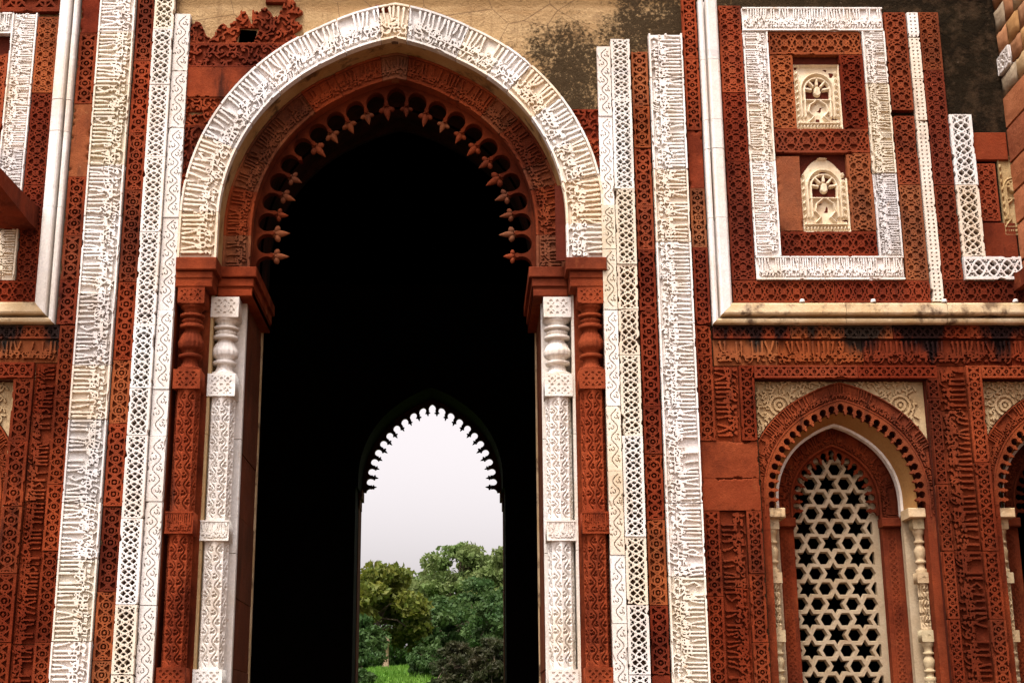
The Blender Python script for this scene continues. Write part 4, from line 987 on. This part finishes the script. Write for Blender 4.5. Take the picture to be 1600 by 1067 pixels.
def window(cx, n, with_screen):
    p = part('window', box_mesh('window', cx - WR - 0.001, cx + WR + 0.001, 0.05, 0.14, 5.685, 5.70), JOINT_AND_SHADE, None, ['window with pierced marble star screen right of the archway', 'dark arched window at the right edge', 'window at the left edge beside the carved pilaster'][n])
    zc, e = 4.35, 0.15; cl = lambda P: np.abs(P[..., 0] - cx) < WR - 0.002
    sub = lambda nm, me, mat, c=None: link(nm, me, mat, p, c) if me else None
    # cream arabesque spandrels, clipped by the arch
    f = pat_scroll(1.06, 2 * WR, 0.007, 40 + n, 0.125); 
    for sg in (-1, 1):
        R = np.hypot(f.S - 0.78, f.T - WR - sg * 0.70); f.H = np.where(R < 0.13, 0.15, f.H)
        for rr, w in ((0.11, 0.014), (0.055, 0.014)): f.put(w - np.abs(R - rr))
        f.put(0.02 - R)
    f.wear(0.1, 0.2)
    me = relief_mesh('spandrel_panel', f, flat_map((cx - WR, 0.115, 4.62), (0, 0, 1), (1, 0, 0), (0, -1, 0)), 0.030, 0.05, mask=lambda P: np.hypot(np.abs(P[..., 0] - cx) + e, P[..., 2] - zc) > 1.29)
    sub('spandrel_panel', me, CREAM, (1, 1, 1))
    # red inscribed ring
    mp, L = arch_map(cx, zc, 4.10, e, 1.08, 1.18, 0.085); g = calligraphy(L, 0.206, 0.0065, 0.024, 91 + n, 1.5, True, 1.35, 0.12); g.wear(0.1, 0.2)
    sub('arch_ring', relief_mesh('arch_ring', g, mp, 0.030, 0.10, mask=cl), RED, (1.0, 1.0, 0.95))
    # ground below the ring on both sides
    for sg in (-1, 1):
        xs = sorted((cx + sg * (1.04 - e), cx + sg * WR)); sub('jamb', box_mesh('jamb', xs[0], xs[1], 0.10, 0.3, 1.4, 4.40), RED, (0.85, 0.8, 0.75))
    q, tips, pp = cusp_plate('cusped_fringe', cx, zc, 4.24, e, 1.081, 1.045, 14, 0.095, 0.15, RED, 0.36, parent=p, bulb=True, color=(1.0, 1.1, 1.0))
    soffit('arch_soffit', cx, zc, 4.15, e, 0.962, 0.165, 0.885, 0.44, CREAM, parent=p, color=(0.72, 0.52, 0.33))
    mp, L = arch_map(cx, zc, 4.15, e, 0.958, 1.02, 0.27); g = Field(L, 0.13, 0.03); g.H[:] = 1
    sub('recess_shade_back', relief_mesh('recess_shade_back', g, mp, 0, 0.02, style='soft'), JOINT_AND_SHADE)  # dark ring paints the shade of a deep void behind the fringe holes
    g = Field(1, 1, 0.5)
    mp, L = arch_map(cx, zc, 4.15, e, 0.855, 0.87, 0.44); g = Field(L, 0.03, 0.03); g.H[:] = 1
    sub('marble_edge', relief_mesh('marble_edge', g, mp, 0, 0.10, style='soft'), MARBLE, (1, 0.97, 0.92))
    # inner red ring and its cusps
    mp, L = arch_map(cx, zc, 4.15, e, 0.66, 0.75, 0.60); g = calligraphy(L, 0.225, 0.007, 0.03, 95 + n, 1.4, True, 1.3, 0.12)
    sub('inner_ring', relief_mesh('inner_ring', g, mp, 0.028, 0.10), RED, (0.85, 0.8, 0.75))
    cusp_plate('inner_fringe', cx, zc, 4.20, e, 0.665, 0.635, 9, 0.66, 0.70, RED, 0.36, parent=p, bulb=True, color=(0.75, 0.65, 0.6))
    for sg in (-1, 1):
        def sx(a, b): return sorted((cx + sg * a, cx + sg * b))
        sub('marble_jamb', box_mesh('marble_jamb', *sx(0.72, 0.90), 0.45, 0.55, 1.4, 4.149), PALE, (1.1, 1.1, 1.1))
        sub('red_jamb', box_mesh('red_jamb', *sx(0.515, 0.74), 0.60, 0.72, 1.4, 4.05), RED, (0.8, 0.72, 0.68))
        f = pat_circles(2.6, 0.11); me = relief_mesh('jamb_strip', f, flat_map((cx + sg * 0.62 - 0.055, 0.59, 1.42), (0, 0, 1), (1, 0, 0), (0, -1, 0)), 0.015, 0.02); sub('jamb_strip', me, RED, (0.85, 0.78, 0.72))
        sub('impost', box_mesh('impost', *sx(0.50, 0.76), 0.52, 0.70, 4.05, 4.155, 0.01), RED, (0.9, 0.85, 0.8))
        sub('impost', box_mesh('impost', *sx(0.70, 0.90), 0.14, 0.45, 4.10, 4.21, 0.01), MARBLE_OLD, (1.1, 1.1, 1.1))
        # colonnette
        xcol = cx + sg * 0.84
        prof = [(1.4, 0.075), (2.35, 0.075)]
        P = [(0, .9), (.08, .9), (.10, .6), (.2, .55), (.22, .85), (.27, .85), (.29, .6), (.40, .85), (.52, .9), (.62, .6), (.66, .55), (.68, .85), (.73, .85), (.75, .6), (.85, .65), (.92, .9), (1, 1)]
        for nm, z0, z1, kind in (('shaft', 1.4, 2.30, 'o'), ('baluster', 2.30, 2.72, 'b'), ('block', 2.72, 2.85, 'k'), ('shaft', 2.85, 3.37, 'o'), ('block', 3.37, 3.49, 'k'), ('baluster', 3.49, 3.98, 'b'), ('block', 3.98, 4.10, 'k')):
            key = ('win', nm, round(z1 - z0, 3))
            if key not in MESHC:
                MESHC[key] = oct_shaft(z1 - z0, 0.062) if kind == 'o' else lathe_mesh('baluster', spline([(a * (z1 - z0), b * 0.072, 0.1 if 0.28 < a < 0.62 else 0) for a, b in P], 2), 12, 24) if kind == 'b' else carved_block('block', 0.155, z1 - z0, 0.16, pat_box, 0.010)
            o = link({'shaft': 'colonnette_shaft', 'baluster': 'colonnette_baluster', 'block': 'colonnette_block'}[nm], MESHC[key], PALE, p, rc((1.3, 1.25, 1.15), 0.06, 0.04))
            o.location = (xcol, 0.30 - (0.08 if kind == 'k' else 0), z0)
    if with_screen:
        o = sub('star_screen', jali('star_screen', cx - 0.045, cx - 0.545, cx + 0.545, 1.4, 5.02, 0.74, 3.886), PALE, (1.0, 1.0, 1.0)); o['label'] = 'pierced cream marble screen of stars and hexagons'
    return p
window(WINS[0], 0, True); window(WINS[1], 1, False); window(WINS[2], 2, True)

# ------------------------------------------------------------------ rubble cross wall at the right
def rubble_mat():
    m, nt, b = new_mat('mixed_rubble_stone', 0.93); p = position(nt)
    oi = nt.nodes.new('ShaderNodeObjectInfo')
    c = mixc(nt, ramp(nt, noise(nt, p, 3.5, 6), 0.3, 0.7), (0.95, 0.95, 0.95), (0.62, 0.58, 0.55))
    c = mixc(nt, 1.0, c, oi.outputs['Color'], 'MULTIPLY'); nt.links.new(c, b.inputs['Base Color'])
    bump(nt, b, noise(nt, p, 18, 6, 0.7), 0.02, 0.8); return m
RUB = rubble_mat()
rw = empty('rubble_wall', (8.0, -2.0, 0)); tag(rw, 'rough rubble stone wall running out from the facade at the right edge', 'wall')
def rub(name, me, mat, color):
    o = link(name, me, mat, rw, color); o.matrix_parent_inverse = Matrix.Translation((-8.0, 2.0, 0)); return o
rub('mortar_core', box_mesh('mortar_core', 7.475, 8.6, -4.0, 0.045, -0.2, 13.0), BED, (0.9, 0.8, 0.7))
def stone_mesh(y0, y1, z0, z1, x, rough):
    n = 5; ys = np.linspace(y0, y1, n); zs = np.linspace(z0, z1, 4); V = []; Q = []
    r = random.Random(int(abs(y0 * 977 + z0 * 131)))
    for i, y in enumerate(ys):
        for j, z in enumerate(zs):
            eg = (i in (0, n - 1)) or (j in (0, 3)); V.append((x + (0.008 + r.uniform(0, rough) * 0.5 if eg else r.uniform(-rough, rough) * 0.6 - rough * 0.3), y + (r.uniform(-1, 1) * rough * 0.35 if 0 < i < n - 1 or rough > 0.02 else 0), z + r.uniform(-1, 1) * rough * 0.5))
    for i in range(n - 1):
        for j in range(3): a = i * 4 + j; Q.append((a, a + 1, a + 5, a + 4))
    b0 = len(V); ring = [i * 4 for i in range(n)] + [(n - 1) * 4 + j for j in (1, 2, 3)] + [i * 4 + 3 for i in range(n - 2, -1, -1)] + [2, 1]
    for k in ring: v = V[k]; V.append((x + 0.09, v[1], v[2]))
    Q += [(ring[k], ring[(k + 1) % len(ring)], b0 + (k + 1) % len(ring), b0 + k) for k in range(len(ring))]
    return np_mesh('stone', V, Q, rough > 0.01)
z = 0.0; r = random.Random(5)
TAN = [(0.46, 0.30, 0.15), (0.52, 0.38, 0.22), (0.50, 0.29, 0.12), (0.42, 0.33, 0.22), (0.40, 0.20, 0.10)]
REDS = [(0.40, 0.14, 0.06), (0.44, 0.17, 0.08), (0.36, 0.11, 0.05)]
while z < 12.8:
    rough = z > 9.05; h = r.uniform(0.26, 0.38) if rough else r.uniform(0.36, 0.48); y = 0.03
    while y > -3.9:
        w = r.uniform(0.25, 0.5) if rough else r.uniform(0.6, 1.1); w = min(w, y + 4.0)
        if not (9.42 < z + h / 2 < 9.75 and y > 0.0):
            rub('stone', stone_mesh(y - w + 0.012, y - 0.012, z + 0.018, z + h - 0.018, 7.44, 0.022 if rough else 0.005), RUB, rc(r.choice(TAN if rough else REDS), 0.15, 0.08))
        else:
            f = pat_lattice(w - 0.03, h - 0.03); f.wear(0.1, 0.6)
            rub('reused_marble_block', relief_mesh('reused_marble_block', f, flat_map((7.42, y - 0.015, z + 0.015), (0, -1, 0), (0, 0, 1), (-1, 0, 0)), 0.03, 0.1), MARBLE, (1.0, 0.98, 0.98))
        y -= w
    z += h

# ------------------------------------------------------------------ trees and grass seen through the far arch
def tube(V, Q, pts, radii, n=7):
    b0 = len(V); prev = None
    for k, (p, r_) in enumerate(zip(pts, radii)):
        d = (Vector(pts[min(k + 1, len(pts) - 1)]) - Vector(pts[max(k - 1, 0)])).normalized(); u = d.orthogonal().normalized() if prev is None else (prev - d * prev.dot(d)).normalized(); prev = u; w = d.cross(u)
        for i in range(n): a = 2 * math.pi * i / n; V.append(tuple(Vector(p) + (u * math.cos(a) + w * math.sin(a)) * r_))
        if k: Q += [(b0 + (k - 1) * n + i, b0 + (k - 1) * n + (i + 1) % n, b0 + k * n + (i + 1) % n, b0 + k * n + i) for i in range(n)]
def leaves(C, N, size, rng, elong=2.0):
    """N leaf quads round the centres C (m,4: x,y,z,radius)"""
    k = rng.integers(0, len(C), N); d = rng.normal(size=(N, 3)); d /= np.linalg.norm(d, axis=1)[:, None]
    rad = C[k, 3] * rng.random(N) ** 0.45; P = C[k, :3] + d * rad[:, None] * np.array((1, 1, 0.62))
    a = rng.normal(size=(N, 3)); a[:, 2] -= 0.3; a /= np.linalg.norm(a, axis=1)[:, None]
    b = np.cross(a, rng.normal(size=(N, 3))); b /= np.linalg.norm(b, axis=1)[:, None] + 1e-9
    s = size * rng.uniform(0.6, 1.3, N)[:, None]
    V = np.stack([P - a * s * elong / 2, P + b * s / 2, P + a * s * elong / 2, P - b * s / 2], 1).reshape(-1, 3)
    return V, np.arange(4 * N).reshape(-1, 4)
def tree(name, label, x, y, h, spread, crown_z, leaf, nleaf, lsize, nclump, seed, flat=0.5, trunk_r=0.22, cat='tree', group=None, csize=(0.8, 1.5), lean=0.0):
    rng = np.random.default_rng(seed); rnd = random.Random(seed); z0 = ground_z(x, y) - 0.1
    root = empty(name, (x, y, z0)); tag(root, label, cat, group)
    V, Q = [], []; top = Vector((lean, 0, h * 0.62))
    tube(V, Q, [(0, 0, 0), (lean * 0.2 + 0.05, 0.05, h * 0.2), (lean * 0.5 - 0.06, 0.0, h * 0.4), tuple(top)], [trunk_r * 1.3, trunk_r, trunk_r * 0.8, trunk_r * 0.5])
    C = []
    for i in range(nclump):
        a = rnd.uniform(0, 6.283); q = math.sqrt(rnd.random()); rr = spread * q
        zz = crown_z + (h - crown_z) * (rnd.random() ** flat) * (1 - 0.55 * q * q)
        C.append((lean + rr * math.cos(a), rr * math.sin(a), zz, rnd.uniform(*csize)))
        if i % 2 == 0:
            st = Vector((lean * 0.6, 0, h * rnd.uniform(0.28, 0.55))); en = Vector(C[-1][:3]); mid = (st + en) / 2 + Vector((0, 0, 0.3))
            tube(V, Q, [tuple(st), tuple(mid), tuple(en)], [trunk_r * 0.42, trunk_r * 0.25, 0.025], 5)
    link('trunk', np_mesh('trunk', V, Q), BARK, root, (1, 1, 1))
    LV, LQ = leaves(np.array(C), nleaf, lsize, rng)
    link('crown', np_mesh('crown', LV, LQ, False), leaf, root)
    return root
tree('broadleaf_tree', 'yellow-green tree at the left of the far arch', -3.5, 50.0, 5.3, 2.5, 1.5, LEAF_Y, 15000, 0.17, 60, 2, 0.7, 0.14, csize=(0.45, 0.85))
tree('feathery_tree', 'tall spreading green tree rising in the middle of the far arch', 0.1, 70.0, 8.0, 4.6, 2.6, LEAF_G, 26000, 0.17, 150, 4, 0.42, 0.28, csize=(0.45, 0.95))
tree('feathery_tree', 'green tree at the right side of the far arch', 3.6, 66.0, 7.3, 3.4, 1.2, LEAF_G, 24000, 0.17, 120, 9, 0.55, 0.26, csize=(0.45, 0.95))
tree('understory_shrub', 'dark green bush below the yellow-green tree', -3.9, 46.5, 2.6, 1.1, 0.2, LEAF_D, 6000, 0.13, 40, 12, 1.0, 0.05, 'shrub', csize=(0.3, 0.6))
tree('understory_shrub', 'dry brown undergrowth at the right foot of the far arch', 1.75, 35.0, 1.9, 0.9, 0.0, TWIG, 8000, 0.075, 70, 15, 1.0, 0.03, 'shrub', csize=(0.15, 0.38))
tree('understory_shrub', 'low brown-green brush in the middle below the trees', 0.45, 36.0, 1.6, 0.9, 0.0, TWIG, 7000, 0.075, 60, 25, 1.0, 0.03, 'shrub', csize=(0.15, 0.38))
tree('understory_shrub', 'low dark bush at the edge of the grass slope', -0.55, 38.5, 1.25, 0.75, 0.0, LEAF_D, 6000, 0.085, 50, 21, 1.0, 0.03, 'shrub', csize=(0.15, 0.35))
tree('understory_shrub', 'dark leafy bush at the left foot of the far arch', -3.15, 37.0, 2.3, 0.55, 0.0, LEAF_D, 5000, 0.095, 45, 31, 1.0, 0.03, 'shrub', csize=(0.15, 0.38))
tree('understory_shrub', 'dark glossy bush in front of the right tree', 2.2, 42.0, 2.9, 1.3, 0.1, LEAF_D, 9000, 0.11, 70, 33, 0.9, 0.05, 'shrub', csize=(0.25, 0.5))
tree('understory_shrub', 'dark green bush below the middle tree', 1.3, 51.0, 3.9, 2.9, 0.1, LEAF_D, 18000, 0.14, 110, 16, 0.9, 0.06, 'shrub', csize=(0.35, 0.65))
tree('understory_shrub', 'dark green bush behind the grass slope', -1.4, 60.0, 4.3, 2.4, 0.1, LEAF_D, 14000, 0.15, 80, 18, 0.9, 0.06, 'shrub', csize=(0.35, 0.75))
def stone_post():
    prof = [(0, 0.20, 0), (0.3, 0.19, 0), (0.32, 0.16, 0), (1.3, 0.15, 0), (1.34, 0.2, 0), (1.5, 0.2, 0), (1.62, 0.1, 0), (1.66, 0.01, 0)]
    return lathe_mesh('stone_post', prof, 0, 8)
o = link('stone_post', stone_post(), CREAM, None, (0.8, 0.8, 0.9)); o.location = (-2.75, 48.5, ground_z(-2.75, 48.5) - 0.05)
tag(o, 'pale stone post standing at the top of the grass slope', 'post')
def grass():
    rng = np.random.default_rng(3); N = 26000
    x = rng.uniform(-6.5, 5.5, N); y = rng.uniform(30, 52, N); z = np.array([ground_z(a, b) for a, b in zip(x, y)])
    an = rng.uniform(0, 6.28, N); w = 0.035; h = rng.uniform(0.10, 0.26, N); dx, dy = np.cos(an) * w, np.sin(an) * w; lx, ly = rng.normal(0, 0.06, N), rng.normal(0, 0.06, N)
    V = np.stack([np.stack([x - dx, y - dy, z - 0.02], 1), np.stack([x + dx, y + dy, z - 0.02], 1), np.stack([x + lx, y + ly, z + h], 1)], 1).reshape(-1, 3)
    return np_mesh('grass', V, None, False, np.arange(3 * N).reshape(-1, 3))
GRASS = leaf_mat('lush_grass', (0.10, 0.24, 0.022), (0.15, 0.28, 0.035), 0.6)
tag(link('grass', grass(), GRASS), 'lush green grass on the slope beyond the far arch', 'grass', None, 'stuff')
